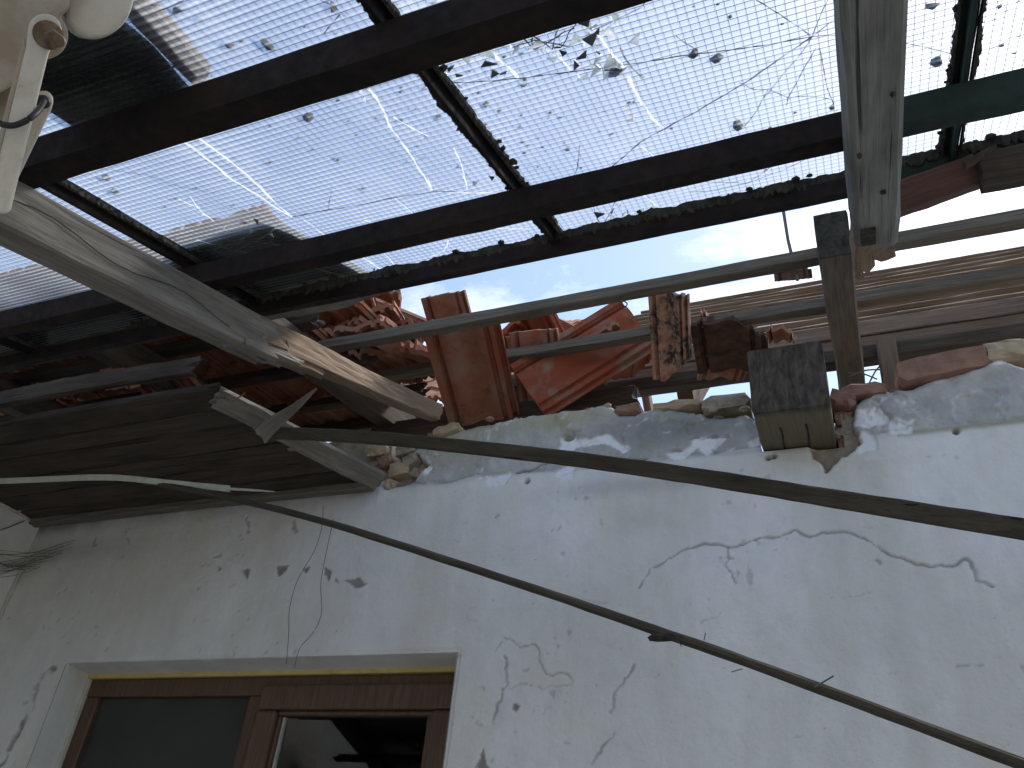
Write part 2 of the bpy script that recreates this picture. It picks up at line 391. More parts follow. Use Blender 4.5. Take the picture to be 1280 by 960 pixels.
MT['tile_dark'] = simple('sooty_tile', (0.035, 0.026, 0.022), (0.12, 0.06, 0.04), 16, 0.95, 0.5)
def lichen_tile():
    M = Mat('lichened_tile'); v = M.coords()
    sp = M.ramp(M.noise(v, 38, 5, 0.6), [(0.48, 0), (0.58, 1)])
    c = M.mix(M.ramp(M.noise(v, 12, 6, 0.6), [(0.42, 0), (0.58, 1)]), (0.38, 0.20, 0.14), (0.05, 0.04, 0.035))
    c = M.mix(M.math('MULTIPLY', sp, 0.6), c, (0.46, 0.30, 0.22)); M.bsdf(c, 0.95, sp, 0.4, 0.002, 0.2); return M.m
MT['tile_lichen'] = lichen_tile()

def window_wood():
    M = Mat('brown_window_frame'); v = M.coords()
    g = M.noise(M.mapv(v, (30, 30, 2.0)), 4, 7, 0.6, 0.4)
    c = M.mix(M.ramp(g, [(0.35, 0), (0.7, 1)]), (0.068, 0.036, 0.019), (0.135, 0.076, 0.043))
    M.bsdf(c, 0.42, g, 0.1, 0.001, 0.4); return M.m
MT['frame'] = window_wood()
def pane_mat():
    M = Mat('window_glass')
    tr = M.n('BsdfTransparent', {0: (0.75, 0.8, 0.78, 1)}); gl = M.n('BsdfGlossy', {0: (1, 1, 1, 1), 1: 0.015})
    lw = M.n('LayerWeight', {0: 0.5}).outputs['Facing']; fr = M.math('MULTIPLY_ADD', M.math('POWER', lw, 4.5), 0.8, 0.045); a = M.n('MixShader', {0: fr, 1: tr.outputs[0], 2: gl.outputs[0]})
    M.t.links.new(a.outputs[0], M.out.inputs[0]); return M.m
MT['pane'] = pane_mat()

def plaster():
    M = Mat('limewashed_plaster'); p = M.n('NewGeometry').outputs['Position']
    a1 = M.n('Attribute', attribute_name='wear'); a2 = M.n('Attribute', attribute_name='stain')
    s1 = M.n('SeparateColor', {0: a1.outputs['Color']}); s2 = M.n('SeparateColor', {0: a2.outputs['Color']})
    crack, white, brick = s1.outputs[0], s1.outputs[1], s1.outputs[2]
    band, yellow, dark_tone = s2.outputs[0], s2.outputs[1], s2.outputs[2]
    n1 = M.noise(p, 2.6, 7, 0.6); n2 = M.noise(p, 16, 7, 0.65); n3 = M.noise(p, 70, 5, 0.6)
    c = M.mix(M.ramp(n1, [(0.35, 0), (0.7, 1)]), (0.67, 0.66, 0.615), (0.79, 0.778, 0.73))
    c = M.mix(M.ramp(M.noise(M.mapv(p, (1.4, 1, 0.35)), 3, 6, 0.6), [(0.44, 0), (0.68, 0.75)]), c, (0.60, 0.575, 0.49))
    c = M.mix(M.ramp(n2, [(0.50, 0), (0.74, 0.45)]), c, (0.55, 0.555, 0.545))
    c = M.mix(M.ramp(M.noise(M.mapv(p, (.55, 1, 2.6)), 9, 8, 0.72, .8), [(0.60, 0), (0.74, 0.25)]), c, (0.48, 0.485, 0.48))
    c = M.mix(M.ramp(M.noise(M.mapv(p, (2.2, 1, .5)), 4, 6, 0.65), [(0.54, 0), (0.70, 0.35)]), c, (0.80, 0.79, 0.75))
    grey = M.mix(M.ramp(n2, [(0.35, 0), (0.7, 1)]), (0.33, 0.325, 0.30), (0.49, 0.485, 0.46))
    c = M.mix(band, c, grey)
    c = M.mix(M.math('MULTIPLY', yellow, 0.8), c, M.mix(n2, (0.30, 0.27, 0.15), (0.46, 0.42, 0.27)))
    c = M.mix(M.math('MULTIPLY', dark_tone, 0.8), c, M.mix(n3, (0.11, 0.115, 0.10), (0.23, 0.235, 0.225)))
    c = M.mix(white, c, M.mix(n3, (0.74, 0.745, 0.75), (0.84, 0.84, 0.84)))
    c = M.mix(brick, c, M.mix(M.ramp(n2, [(0.3, 0), (0.65, 1)]), (0.27, 0.14, 0.095), (0.43, 0.28, 0.20)))
    sp = M.ramp(M.noise(p, 46, 4, 0.5), [(0.74, 0), (0.78, 1)])
    c = M.mix(M.math('MULTIPLY', sp, 0.5), c, (0.20, 0.19, 0.17))
    c = M.mix(crack, c, (0.075, 0.068, 0.06))
    h = M.math('ADD', M.math('MULTIPLY', n2, 1.0), M.math('MULTIPLY', n3, 0.45))
    M.bsdf(c, 0.93, h, 0.6, 0.008, 0.15); return M.m
MT['plaster'] = plaster()

# ================================================================ GROUND
g = obj('ground', [(-400, -400, 0), (400, -400, 0), (400, 400, 0), (-400, 400, 0)], [(0, 1, 2, 3)], MT['concrete'])
tag(g, 'pale concrete yard in front of the house', 'ground', kind='structure')

# unseen wall added behind the camera to shade the yard, mirrored in the window
V, Fc = merge([box_vf(-9, 9, -3.7, -3.4, 0, 4.2), box_vf(-9.1, 9.1, -3.75, -3.35, 4.2, 4.3)])
tag(obj('added_shade_wall', V, Fc, simple('dull_grey_render', (0.27, 0.265, 0.255), (0.36, 0.355, 0.34), 4, 0.95)), 'tall dull grey wall added behind the camera to shade the yard', 'wall')
# ================================================================ HOUSE
YW = 2.1; XL = -2.965; XR = 2.6
house = empty('house', (-0.4, YW, 0))
tag(house, 'old white plastered house with stripped and collapsing tiled roof', 'house')
WX0, WX1, WZ0, WZ1, WYF = -2.536, -1.075, 0.95, 2.278, 2.215

# ---- front wall: relief skin
rs = np.random.RandomState(7)
def vnoise(x, z, s, seed):
    r = np.random.RandomState(seed); gx = x / s; gz = z / s
    i0 = np.floor(gx).astype(int); j0 = np.floor(gz).astype(int)
    N = 256; T = r.rand(N, N); fx = gx - i0; fz = gz - j0
    fx = fx * fx * (3 - 2 * fx); fz = fz * fz * (3 - 2 * fz)
    A = T[i0 % N, j0 % N]; B = T[(i0 + 1) % N, j0 % N]; C = T[i0 % N, (j0 + 1) % N]; D = T[(i0 + 1) % N, (j0 + 1) % N]
    return (A * (1 - fx) + B * fx) * (1 - fz) + (C * (1 - fx) + D * fx) * fz
def fbm(x, z, s, seed, o=4):
    t = 0; a = 1; w = 0
    for k in range(o):
        t = t + a * vnoise(x, z, s / 2 ** k, seed + k); w += a; a *= 0.55
    return t / w
ST = 0.004
gx = np.arange(XL, 1.5, ST); gz = np.arange(1.72, 3.16, ST)
GX, GZ = np.meshgrid(gx, gz, indexing='ij')
jx = (fbm(GX, GZ, 0.05, 11) - .5) * 0.022; jz = (fbm(GX, GZ, 0.05, 23) - .5) * 0.022
PX, PZ = GX + jx, GZ + jz
def wp(px, py): q = at_y(px, py, YW); return (q.x, q.z)
def wpl(pts): return [wp(*p) for p in pts]
def fract(pts, rough=0.12, it=3, seed=1):
    r = random.Random(seed)
    for _ in range(it):
        o = []
        for a, b in zip(pts[:-1], pts[1:]):
            d = math.hypot(b[0] - a[0], b[1] - a[1]); o += [a, ((a[0] + b[0]) / 2 + r.uniform(-1, 1) * rough * d, (a[1] + b[1]) / 2 + r.uniform(-1, 1) * rough * d)]
        pts = o + [pts[-1]]
    return pts
WN = vnoise(GX, GZ, .022, 171)
def line_mask(pts, w, jit=False):
    out = np.full(GX.shape, 9.0)
    for a, b in zip(pts[:-1], pts[1:]):
        x0, x1 = min(a[0], b[0]) - 4 * w - .02, max(a[0], b[0]) + 4 * w + .02; z0, z1 = min(a[1], b[1]) - 4 * w - .02, max(a[1], b[1]) + 4 * w + .02
        i0, i1 = np.searchsorted(gx, [x0, x1]); j0, j1 = np.searchsorted(gz, [z0, z1])
        if i0 >= i1 or j0 >= j1: continue
        sx = (PX if jit else GX)[i0:i1, j0:j1]; sz = (PZ if jit else GZ)[i0:i1, j0:j1]
        dx, dz = b[0] - a[0], b[1] - a[1]; L2 = dx * dx + dz * dz + 1e-12
        t = np.clip(((sx - a[0]) * dx + (sz - a[1]) * dz) / L2, 0, 1)
        d = np.hypot(sx - a[0] - t * dx, sz - a[1] - t * dz)
        out[i0:i1, j0:j1] = np.minimum(out[i0:i1, j0:j1], d)
    return np.clip(1.5 - out / (w * (.35 + 1.3 * WN)), 0, 1)
def poly_mask(pts, jit=1.0, soft=0.0):
    xs = GX + jx * jit; zs = GZ + jz * jit; ins = np.zeros(GX.shape, bool); n = len(pts)
    for i in range(n):
        (x0, z0), (x1, z1) = pts[i], pts[(i + 1) % n]
        c = ((z0 > zs) != (z1 > zs)); ins ^= c & (xs < (x1 - x0) * (zs - z0) / (z1 - z0 + 1e-12) + x0)
    return ins.astype(float)
def blur(a, k):
    for _ in range(k):
        a = a.copy(); a[1:-1, 1:-1] = (a[1:-1, 1:-1] * 2 + a[:-2, 1:-1] + a[2:, 1:-1] + a[1:-1, :-2] + a[1:-1, 2:]) / 6
    return a
crack = np.zeros(GX.shape); hgt = (fbm(GX, GZ, 0.6, 3, 5) - .5) * 0.022 + (fbm(GX, GZ, 0.09, 40, 3) - .5) * 0.004
def add_crack(pts, w=0.0028, s=1.0, seed=1, rough=0.10):
    global crack, hgt
    mk = line_mask(fract(wpl(pts), rough, 3, seed), w * .72) * s * .85
    mk *= np.clip(0.45 + 1.1 * vnoise(GX, GZ, 0.03, seed + 90), 0, 1)
    crack = np.maximum(crack, mk); hgt = hgt + mk * 0.006
add_crack([(799, 735), (812, 711), (827, 705), (855, 687), (875, 681), (902, 681), (914, 684), (935, 677), (970, 671), (992, 661), (1012, 670), (1027, 664), (1050, 664), (1080, 672), (1102, 687), (1125, 696), (1165, 708), (1190, 707), (1205, 697), (1213, 702), (1220, 725), (1242, 733)], 0.0034, 1.0, 2)
add_crack([(910, 683), (910, 700), (905, 706), (914, 715), (919, 729)], 0.0024, .8, 3)
add_crack([(630, 797), (640, 800), (650, 809), (665, 805), (672, 810), (674, 825), (682, 842), (692, 844), (701, 841), (710, 844), (716, 852)], 0.0026, .75, 4)
add_crack([(627, 802), (619, 814)], 0.003, .8, 5)
add_crack([(630, 820), (631, 837), (635, 854), (627, 872), (621, 887), (617, 905)], 0.0034, .85, 6, .25)
add_crack([(635, 862), (652, 854), (662, 854)], 0.0026, .6, 7); add_crack([(662, 857), (680, 862), (690, 857), (715, 855)], 0.0022, .5, 8)
add_crack([(792, 832), (786, 845), (777, 856), (766, 870), (762, 890)], 0.0034, .85, 9, .2)
add_crack([(767, 917), (755, 930), (746, 942), (739, 955)], 0.0034, .8, 10, .2)
add_crack([(718, 750), (738, 752), (762, 754)], 0.0024, .5, 12)
add_crack([(1195, 833), (1228, 832)], 0.0022, .6, 13); add_crack([(1052, 747), (1075, 745), (1088, 740)], 0.002, .35, 14)
add_crack([(900, 766), (880, 775), (874, 780)], 0.002, .4, 15)
add_crack([(29, 714), (18, 736), (10, 751), (0, 775), (-20, 800)], 0.004, .9, 16)
add_crack([(645, 591), (660, 588), (675, 581), (690, 577)], 0.005, 1, 17); add_crack([(780, 578), (792, 575), (807, 571)], 0.005, 1, 18)
add_crack([(862, 547), (880, 544), (910, 541)], 0.005, 1, 19); add_crack([(830, 562), (852, 562)], 0.003, .8, 20)
add_crack([(1100, 505), (1112, 520), (1140, 530)], 0.003, .8, 21); add_crack([(520, 582), (535, 579)], 0.004, 1, 22)
add_crack([(490, 592), (515, 600), (530, 604)], 0.004, .9, 23); add_crack([(700, 595), (760, 585), (800, 580), (850, 575)], 0.003, .35, 24)
for q, (a, b) in enumerate([((309, 645), (311, 664)), ((119, 672), (120, 680)), ((369, 650), (371, 664)), ((158, 672), (160, 678)), ((907, 696), (915, 698)), ((1095, 700), (1100, 704)), ((620, 648), (624, 645))]):
    add_crack([a, b], 0.006 if q < 3 else 0.0035, .8, 30 + q, .3)
rr_ = random.Random(5)
for q in range(40):                                     # small scratches and nicks in the limewash
    x, y = rr_.uniform(560, 1270), rr_.uniform(600, 950); l = rr_.uniform(4, 14); t = rr_.gauss(0, .4)
    add_crack([(x, y), (x + l * math.cos(t), y + l * math.sin(t))], 0.0016, rr_.uniform(.2, .5), 60 + q, .3)
white = np.zeros(GX.shape); brick = np.zeros(GX.shape); exposed = np.zeros(GX.shape)
for pts in [[(700, 545), (712, 538), (722, 548), (718, 560), (706, 566), (697, 560)], [(700, 582), (718, 578), (716, 598), (706, 600), (695, 594)],
            [(716, 548), (745, 546), (762, 541), (770, 550), (788, 560), (778, 563), (755, 552), (720, 558)],
            [(858, 556), (866, 546), (912, 541), (905, 548), (892, 554), (886, 567), (876, 562), (868, 555), (860, 566), (850, 566)],
            [(830, 562), (858, 563), (858, 572), (846, 574), (836, 568)], [(905, 558), (918, 556), (914, 561)], [(930, 549), (946, 541), (948, 553), (938, 556)],
            [(606, 592), (618, 596), (638, 587), (640, 594), (630, 606), (610, 608)], [(529, 583), (537, 580), (536, 593), (529, 591)], [(592, 600), (602, 595), (604, 598)],
            [(1067, 512), (1088, 508), (1100, 510), (1112, 519), (1104, 525), (1082, 532), (1068, 528)], [(1112, 522), (1126, 521), (1142, 522), (1141, 540), (1116, 541), (1110, 532)],
            [(1152, 478), (1178, 466), (1208, 458), (1232, 446), (1262, 444), (1282, 450), (1282, 460), (1262, 452), (1232, 455), (1208, 465), (1182, 472)],
            [(1075, 535), (1090, 540), (1096, 560), (1076, 566), (1066, 556)], [(650, 603), (660, 600), (664, 604)]]:
    white = np.maximum(white, poly_mask(wpl(pts), 1.2))
flk = np.zeros(GX.shape)
for pts in [[(303, 712), (313, 711), (309, 724), (306, 722)], [(344, 708), (363, 706), (352, 716), (347, 722)], [(378, 711), (388, 708), (381, 717)], [(406, 708), (414, 716), (412, 726), (406, 718)],
            [(430, 724), (450, 722), (458, 730), (444, 734)], [(270, 709), (278, 710), (274, 713)], [(605, 938), (613, 962), (594, 962)], [(640, 880), (648, 880), (646, 888), (640, 886)],
            [(420, 722), (424, 727), (419, 727)]]:
    flk = np.maximum(flk, poly_mask(wpl(pts), 0.9))
flk = np.maximum(flk, np.clip(3.2 * fbm(GX, GZ, .035, 131) - 1.1, 0, 1) * line_mask(fract(wpl([(66, 837), (57, 840), (49, 850), (44, 868), (32, 893), (15, 925), (2, 955), (-10, 980)]), .2, 3, 8), 0.010, True))
for pts in [[(1008, 556), (1030, 552), (1052, 548), (1070, 535), (1072, 552), (1058, 566), (1042, 575), (1032, 588), (1024, 575), (1012, 566)],
            [(1040, 482), (1060, 500), (1068, 512), (1066, 545), (1040, 556)], [(478, 588), (500, 570), (520, 566), (530, 580), (520, 600), (500, 606), (480, 610)]]:
    brick = np.maximum(brick, poly_mask(wpl(pts), 1.3))
# wall top outline (z of the plaster's upper edge as a function of x)
top = [(-3.1, 2.84)] + [wp(*p) for p in [(468, 606), (474, 600), (486, 584), (500, 566), (520, 556), (545, 545), (560, 536), (640, 520), (700, 508), (752, 502), (764, 504), (772, 514), (792, 514), (802, 508), (820, 506), (870, 510), (885, 516), (930, 512), (940, 516), (1040, 500), (1052, 506), (1064, 506), (1076, 494), (1092, 484), (1140, 480), (1176, 464), (1206, 458), (1230, 448), (1246, 442), (1282, 452)]] + [(0.9, 3.02), (1.6, 3.04)]
tz = np.interp(gx, [p[0] for p in top], [p[1] for p in top])[:, None] + (fbm(GX, GX * 0 + 1, 0.03, 77, 3) - .5) * 0.012
band = np.clip((GZ - 2.822 + (fbm(GX, GZ, .12, 51) - .5) * .03) / .012, 0, 1) * (GX > -1.45) * .9
band = np.maximum(band, 0)
ledge = np.exp(-((GZ - 2.822 - .012 * (fbm(GX, GX * 0, .2, 66) - .5)) / .010) ** 2) * (GX > -1.43)
def blob(px, py, rx, ry, s=1.0):
    c = wp(px, py); return s * np.exp(-(((GX - c[0]) / rx) ** 2 + ((GZ - c[1]) / ry) ** 2))
yel = blob(600, 530, .22, .05, .7) + blob(700, 520, .14, .045, .9) + blob(560, 560, .1, .05, .5) + blob(770, 650, .10, .12, .22) + blob(840, 640, .13, .10, .22) + blob(30, 720, .3, .5, .35)
yel += np.exp(-((GZ - wp(1210, 532)[1]) / .011) ** 2) * (GX > .12) * 1.0 + np.exp(-((GX - wp(1120, 760)[0]) / .03) ** 2) * (GZ < 2.75) * .22
dtone = blob(805, 535, .16, .06, .9) + blob(880, 530, .10, .05, .5) + blob(760, 610, .2, .03, .35) + blob(860, 600, .12, .03, .3) + blob(500, 610, .12, .02, .3) + blob(90, 690, .3, .05, .4) + blob(60, 650, .2, .05, .5)
dtone += ledge * .35 + np.exp(-((GZ - 2.81) / .035) ** 2) * (GX < -1.43) * .55  # dark line along the ledge, dark strip on the wall below the soffit
dtone *= .4 + 1.1 * fbm(GX, GZ, .07, 81); yel *= .4 + 1.1 * fbm(GX, GZ, .08, 85)
for px, py in [(967, 568), (1195, 538), (659, 602), (960, 570)]:
    c = wp(px, py); d = np.hypot(GX - c[0], GZ - c[1]); mk = np.clip(1.6 - d / .007, 0, 1); crack = np.maximum(crack, mk); hgt = hgt + mk * .02
hole = wp(709, 543); mk = np.clip(1.5 - np.hypot((GX - hole[0]) / 1.6, GZ - hole[1]) / .010, 0, 1); crack = np.maximum(crack, mk * .8); hgt += mk * .03
hgt += ledge * 0.004 + (band > .5) * 0.006 + blur(white, 1) * 0.004 + blur(flk, 1) * 0.005 + blur(brick, 2) * (0.02 + .03 * fbm(GX, GZ, .03, 93)) + (band > .5) * (fbm(GX, GZ, .05, 95) - .5) * .016
terr = fbm(GX, GZ, .11, 141, 5); lay = (band > .4).astype(float)
t1 = (terr > .53) * lay; hgt = hgt + t1 * .005; rim = np.clip(1 - np.abs(terr - .53) / .016, 0, 1) * lay * (vnoise(GX, GZ, .05, 155) > .42)
white = np.maximum(white, rim * .75)
chip = fbm(GX, GZ, .028, 161, 3); cm = (chip > .80) * (vnoise(GX, GZ, .25, 163) > .62) * (1 - lay); hgt = hgt + cm * .0025; flk = np.maximum(flk, cm * .3)
# faces kept
keep = (GZ <= tz)
win = (GX > WX0 - .001) & (GX < WX1 + .001) & (GZ < WZ1)
block = (GX > -0.226) & (GX < -0.022) & (GZ > 2.812)
kc = keep[:-1, :-1] & keep[1:, :-1] & keep[:-1, 1:] & keep[1:, 1:]
kc &= ~(win[:-1, :-1] | win[1:, :-1] | win[:-1, 1:] | win[1:, 1:]) & ~(block[:-1, :-1] & block[1:, 1:])
nx_, nz_ = GX.shape
edge_soft = np.clip((tz - GZ) / .03, 0, 1)
YY = YW + hgt + (1 - edge_soft) ** 2 * .018
xe = (GX > WX0 - .012) & (GX < WX1 + .012) & (GZ < WZ1 + .012); YY = np.where(xe, YW + .002 + (hgt * .3), YY)
co = np.stack([GX, YY, GZ], -1).reshape(-1, 3)
idx = np.arange(nx_ * nz_).reshape(nx_, nz_)
quads = np.stack([idx[:-1, :-1], idx[1:, :-1], idx[1:, 1:], idx[:-1, 1:]], -1)[kc]
used = np.unique(quads); remap = np.full(nx_ * nz_, -1); remap[used] = np.arange(len(used))
quads = remap[quads]; co = co[used]
me = bpy.data.meshes.new('plaster'); me.vertices.add(len(co)); me.vertices.foreach_set('co', co.astype(np.float32).ravel())
me.loops.add(quads.size); me.loops.foreach_set('vertex_index', quads.ravel().astype(np.int32))
me.polygons.add(len(quads)); me.polygons.foreach_set('loop_start', np.arange(0, quads.size, 4, dtype=np.int32))
me.update(calc_edges=True); me.polygons.foreach_set('use_smooth', np.ones(len(quads), bool))
def setattr_(nm, r, g_, b):
    at = me.attributes.new(nm, 'FLOAT_COLOR', 'POINT')
    d = np.stack([np.clip(q, 0, 1).ravel()[used] for q in (r, g_, b)] + [np.ones(len(used))], -1); at.data.foreach_set('color', d.astype(np.float32).ravel())
setattr_('wear', np.maximum(crack * .62, flk * .45), blur(white, 1), blur(brick, 1)); setattr_('stain', np.maximum(band, blur(flk, 1) * .9), yel, dtone)
me.materials.append(MT['plaster'])
# core of the wall behind the plaster (rubble and mortar); its top follows the outline
front_wall = empty('front_wall', (-0.4, YW, 0), house)
def core(x0, x1, z0, z1s, parent, nm='masonry'):
    xs = np.linspace(x0, x1, max(2, int((x1 - x0) / .03))); V = []; Fc = []
    for x in xs:
        zt = z1s(x); V += [(x, YW + .03, z0), (x, YW + .38, z0), (x, YW + .38, zt), (x, YW + .03, zt)]
    for i in range(len(xs) - 1):
        b = i * 4
        for k in range(4): Fc.append((b + k, b + (k + 1) % 4, b + 4 + (k + 1) % 4, b + 4 + k))
    Fc += [(0, 3, 2, 1), tuple(len(V) - 4 + k for k in range(4))]
    return obj(nm, V, Fc, MT['mortar'], parent)
rt = random.Random(3)
ztop = lambda x: 3.05 if x < -1.44 else float(np.interp(x, [p[0] for p in top], [p[1] for p in top])) - .012
wallp = obj('plaster', None, None, None, front_wall, me=me)
core(XL - .35, WX0 - .03, 0, lambda x: 3.05, front_wall); core(WX0 - .03, WX1 + .03, WZ1 + .06, lambda x: ztop(x) + rt.uniform(-.012, .004), front_wall)
core(WX1 + .03, -0.24, 0, lambda x: ztop(x) + rt.uniform(-.012, .004), front_wall); core(-0.24, -0.01, 0, lambda x: 2.811, front_wall)
core(-0.01, XR, 0, lambda x: ztop(x) + rt.uniform(-.012, .004), front_wall)
V, Fc = box_vf(WX0 - .03, WX1 + .03, YW + .03, YW + .38, 0, WZ0 - .05); obj('masonry', V, Fc, MT['mortar'], front_wall)
# plain continuation of the plaster below and to the right of the picture
for (a, b, c, d) in [(XL, WX0, 0, 1.7205), (WX1, 1.4985, 0, 1.7205), (WX0, WX1, 0, WZ0), (1.4985, XR, 0, 3.03)]:
    obj('plaster', [(a, YW + .001, c), (b, YW + .001, c), (b, YW + .001, d), (a, YW + .001, d)], [(0, 1, 2, 3)], MT['plaster'], front_wall)
# reveals of the window opening
rev = [((WX0, YW), (WX0, WYF + .06), 'v'), ((WX1, WYF + .06), (WX1, YW), 'v')]
for (p, q, _) in rev:
    obj('reveal', [(p[0], p[1], WZ0), (q[0], q[1], WZ0), (q[0], q[1], WZ1 + .003), (p[0], p[1], WZ1 + .003)], [(0, 1, 2, 3)], MT['plaster'], front_wall)
obj('reveal', [(WX0, YW, WZ1 + .003), (WX1, YW, WZ1 + .003), (WX1, WYF + .06, WZ1 - .012), (WX0, WYF + .06, WZ1 - .012)], [(0, 1, 2, 3)], MT['plaster'], front_wall)

# bricks and rubble showing along the broken wall head
rb = random.Random(12)
def brick_chunk(cx, cy, cz, sx, sy, sz, mat, rot=0.0, tilt=0.0):
    bm = bmesh.new(); bmesh.ops.create_cube(bm, size=1)
    bmesh.ops.subdivide_edges(bm, edges=bm.edges, cuts=3, use_grid_fill=True)
    for v in bm.verts:
        e_ = sum(abs(abs(k) - .5) < 1e-4 for k in v.co)
        k = 1 - .07 * max(0, e_ - 1) * rb.uniform(.3, 1.6)
        v.co = Vector((v.co.x * sx * k + rb.uniform(-1, 1) * .004, v.co.y * sy * k + rb.uniform(-1, 1) * .004, v.co.z * sz * k + rb.uniform(-1, 1) * .0035))
    me_ = bpy.data.meshes.new('brick'); bm.to_mesh(me_); bm.free(); me_.materials.append(mat)
    mw = Matrix.Translation((cx, cy, cz)) @ Matrix.Rotation(tilt, 4, 'Y') @ Matrix.Rotation(rot, 4, 'Z')
    return obj('brick', None, None, mat, front_wall, mw, me=me_)
def bp(px, py, w, h, mat, dep=.12, tilt=0.0, Y=YW + .005):
    q = at_y(px, py, Y); brick_chunk(q.x, Y + dep / 2, q.z, w, dep, h, mat, rb.uniform(-.05, .05), tilt)
bp(1178, 452, .235, .070, MT['brick'], .12, -.09, YW - .008); bp(1262, 434, .12, .06, MT['brick_yellow'], .12, -.05)
bp(1080, 484, .12, .035, MT['brick'], .12, .02); bp(1052, 496, .07, .05, MT['brick'], .12, .2)
bp(1054, 522, .045, .05, MT['brick'], .1, .1, YW + .03); bp(1052, 540, .05, .03, MT['mortar'], .1, .1, YW + .03)
bp(905, 501, .14, .045, MT['mortar'], .12, -.05); bp(845, 504, .14, .03, MT['brick_yellow'], .12, -.04); bp(783, 509, .075, .03, MT['brick'], .12, -.02)
bp(556, 535, .10, .03, MT['brick_yellow'], .1, -.15, YW - .01); bp(545, 541, .07, .025, MT['brick'], .1, -.12)
for (x, y, w, h, mk_) in [(497, 585, .075, .05, 'brick_yellow'), (478, 575, .05, .045, 'brick'), (487, 604, .06, .04, 'brick_yellow'), (512, 573, .055, .04, 'mortar'), (470, 590, .04, .06, 'brick'), (520, 590, .05, .035, 'mortar'), (470, 560, .07, .05, 'brick_yellow'), (505, 560, .07, .04, 'mortar')]:
    bp(x, y, w, h, MT[mk_], .1, rb.uniform(-.5, .5), YW + rb.uniform(-.012, .012))
for k in range(26):                                       # loose crumbs on the wall head
    x = rb.uniform(-1.3, .6)
    if -.24 < x < .0: continue
    V, Fc = lump_vf((x, YW + rb.uniform(.0, .1), ztop(x) + .018), rb.uniform(.008, .02), rb, (1.3, 1, .7), 1)
    obj('rubble', V, Fc, rb.choice([MT['brick'], MT['mortar'], MT['brick_yellow']]), front_wall)

# side wing on the left, running towards the camera
ss = 0.02; ys = np.arange(0.2, YW + .03, ss); zs = np.arange(0, 2.84, ss); V = []; Fc = []
for y in ys:
    for z in zs: V.append((XL + .006 * math.sin(y * 5 + z * 3) + rb.uniform(-.001, .001), y, z))
nzs = len(zs)
for i in range(len(ys) - 1):
    for j in range(nzs - 1): Fc.append((i * nzs + j, (i + 1) * nzs + j, (i + 1) * nzs + j + 1, i * nzs + j + 1))
side_wall = obj('side_wall', V, Fc, MT['plaster'], house, smooth=True)
V, Fc = box_vf(XL - .36, XL - .02, .2, YW + .03, 0, 2.8); obj('masonry', V, Fc, MT['mortar'], side_wall)
pts = [at_y(px, py, 2.06) for px, py in [(29, 640), (23, 655), (14, 690), (10, 700)]]
V, Fc = tube_vf([(XL + .006, 2.03 - .05 * i + .01 * math.sin(i * 3), 2.81 - .05 * i) for i in range(7)], .0022, 5); obj('crack', V, Fc, MT['crack_dark'], side_wall)

# rooms behind: floor, back and end walls, ceiling over the room
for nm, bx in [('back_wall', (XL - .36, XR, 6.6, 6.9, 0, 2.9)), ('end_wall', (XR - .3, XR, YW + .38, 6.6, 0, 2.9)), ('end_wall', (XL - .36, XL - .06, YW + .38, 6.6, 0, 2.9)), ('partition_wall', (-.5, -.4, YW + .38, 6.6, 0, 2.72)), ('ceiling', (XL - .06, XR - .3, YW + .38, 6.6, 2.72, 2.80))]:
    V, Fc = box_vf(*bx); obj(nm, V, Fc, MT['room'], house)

# ---- window
window = empty('window', ((WX0 + WX1) / 2, WYF, WZ0), house)
f0 = WYF; ft = WZ1 - .012
def wb(nm, x0, x1, y0, y1, z0, z1, mat='frame', bev=.004, par=window): return bevel_box(nm, x0, x1, y0, y1, z0, z1, MT[mat], par, bev)
wb('sealing_strip', WX0 + .001, WX1 - .001, f0 - .012, f0 + .05, ft - .007, ft + .008, 'foam', .002)
wb('sealing_strip', WX0 + .0005, WX0 + .012, f0 - .012, f0 + .05, WZ0, ft - .0075, 'strip', .002)
XA, XB = WX0 + .012, WX1 - .004; zt_ = ft - .008
XM = at_y(330, 870, f0).x
wb('frame_bar', XA, XB, f0, f0 + .07, zt_ - .058, zt_); wb('frame_bar', XA, XA + .055, f0 + .001, f0 + .07, WZ0, zt_ - .0585)
wb('frame_bar', XB - .05, XB, f0 + .001, f0 + .07, WZ0, zt_ - .0585)
wb('mullion', XM - .055, XM - .002, f0 + .001, f0 + .07, WZ0 + .05, zt_ - .0585); wb('frame_bar', XA + .056, XB - .051, f0 + .001, f0 + .07, WZ0 - .02, WZ0 + .045)
wb('insect_screen', XA + .0555, XM - .0555, f0 + .022, f0 + .026, WZ0 + .05, zt_ - .059, 'screen', 0)
# opening sash, proud of the frame, with a sloped inner bead
sx0, sx1, sz0, sz1 = XM, XB - .03, WZ0 + .03, zt_ - .03
sw = .075
wb('sash_bar', sx0, sx1, f0 - .022, f0 + .04, sz1 - sw, sz1, bev=.009); wb('sash_bar', sx0, sx0 + sw, f0 - .0215, f0 + .04, sz0, sz1 - sw - .001, bev=.009)
wb('sash_bar', sx1 - sw, sx1, f0 - .0215, f0 + .04, sz0, sz1 - sw - .001, bev=.009); wb('sash_bar', sx0 + sw + .001, sx1 - sw - .001, f0 - .0215, f0 + .04, sz0, sz0 + sw, bev=.009)
b0 = .014
wb('glazing_bead', sx0 + sw, sx1 - sw, f0 - .008, f0 + .02, sz1 - sw - b0, sz1 - sw - .0012, bev=.004); wb('glazing_bead', sx0 + sw + .0005, sx0 + sw + b0, f0 - .008, f0 + .02, sz0 + sw, sz1 - sw - b0 - .001, bev=.004)
wb('glazing_bead', sx1 - sw - b0, sx1 - sw - .0005, f0 - .008, f0 + .02, sz0 + sw, sz1 - sw - b0 - .001, bev=.004)
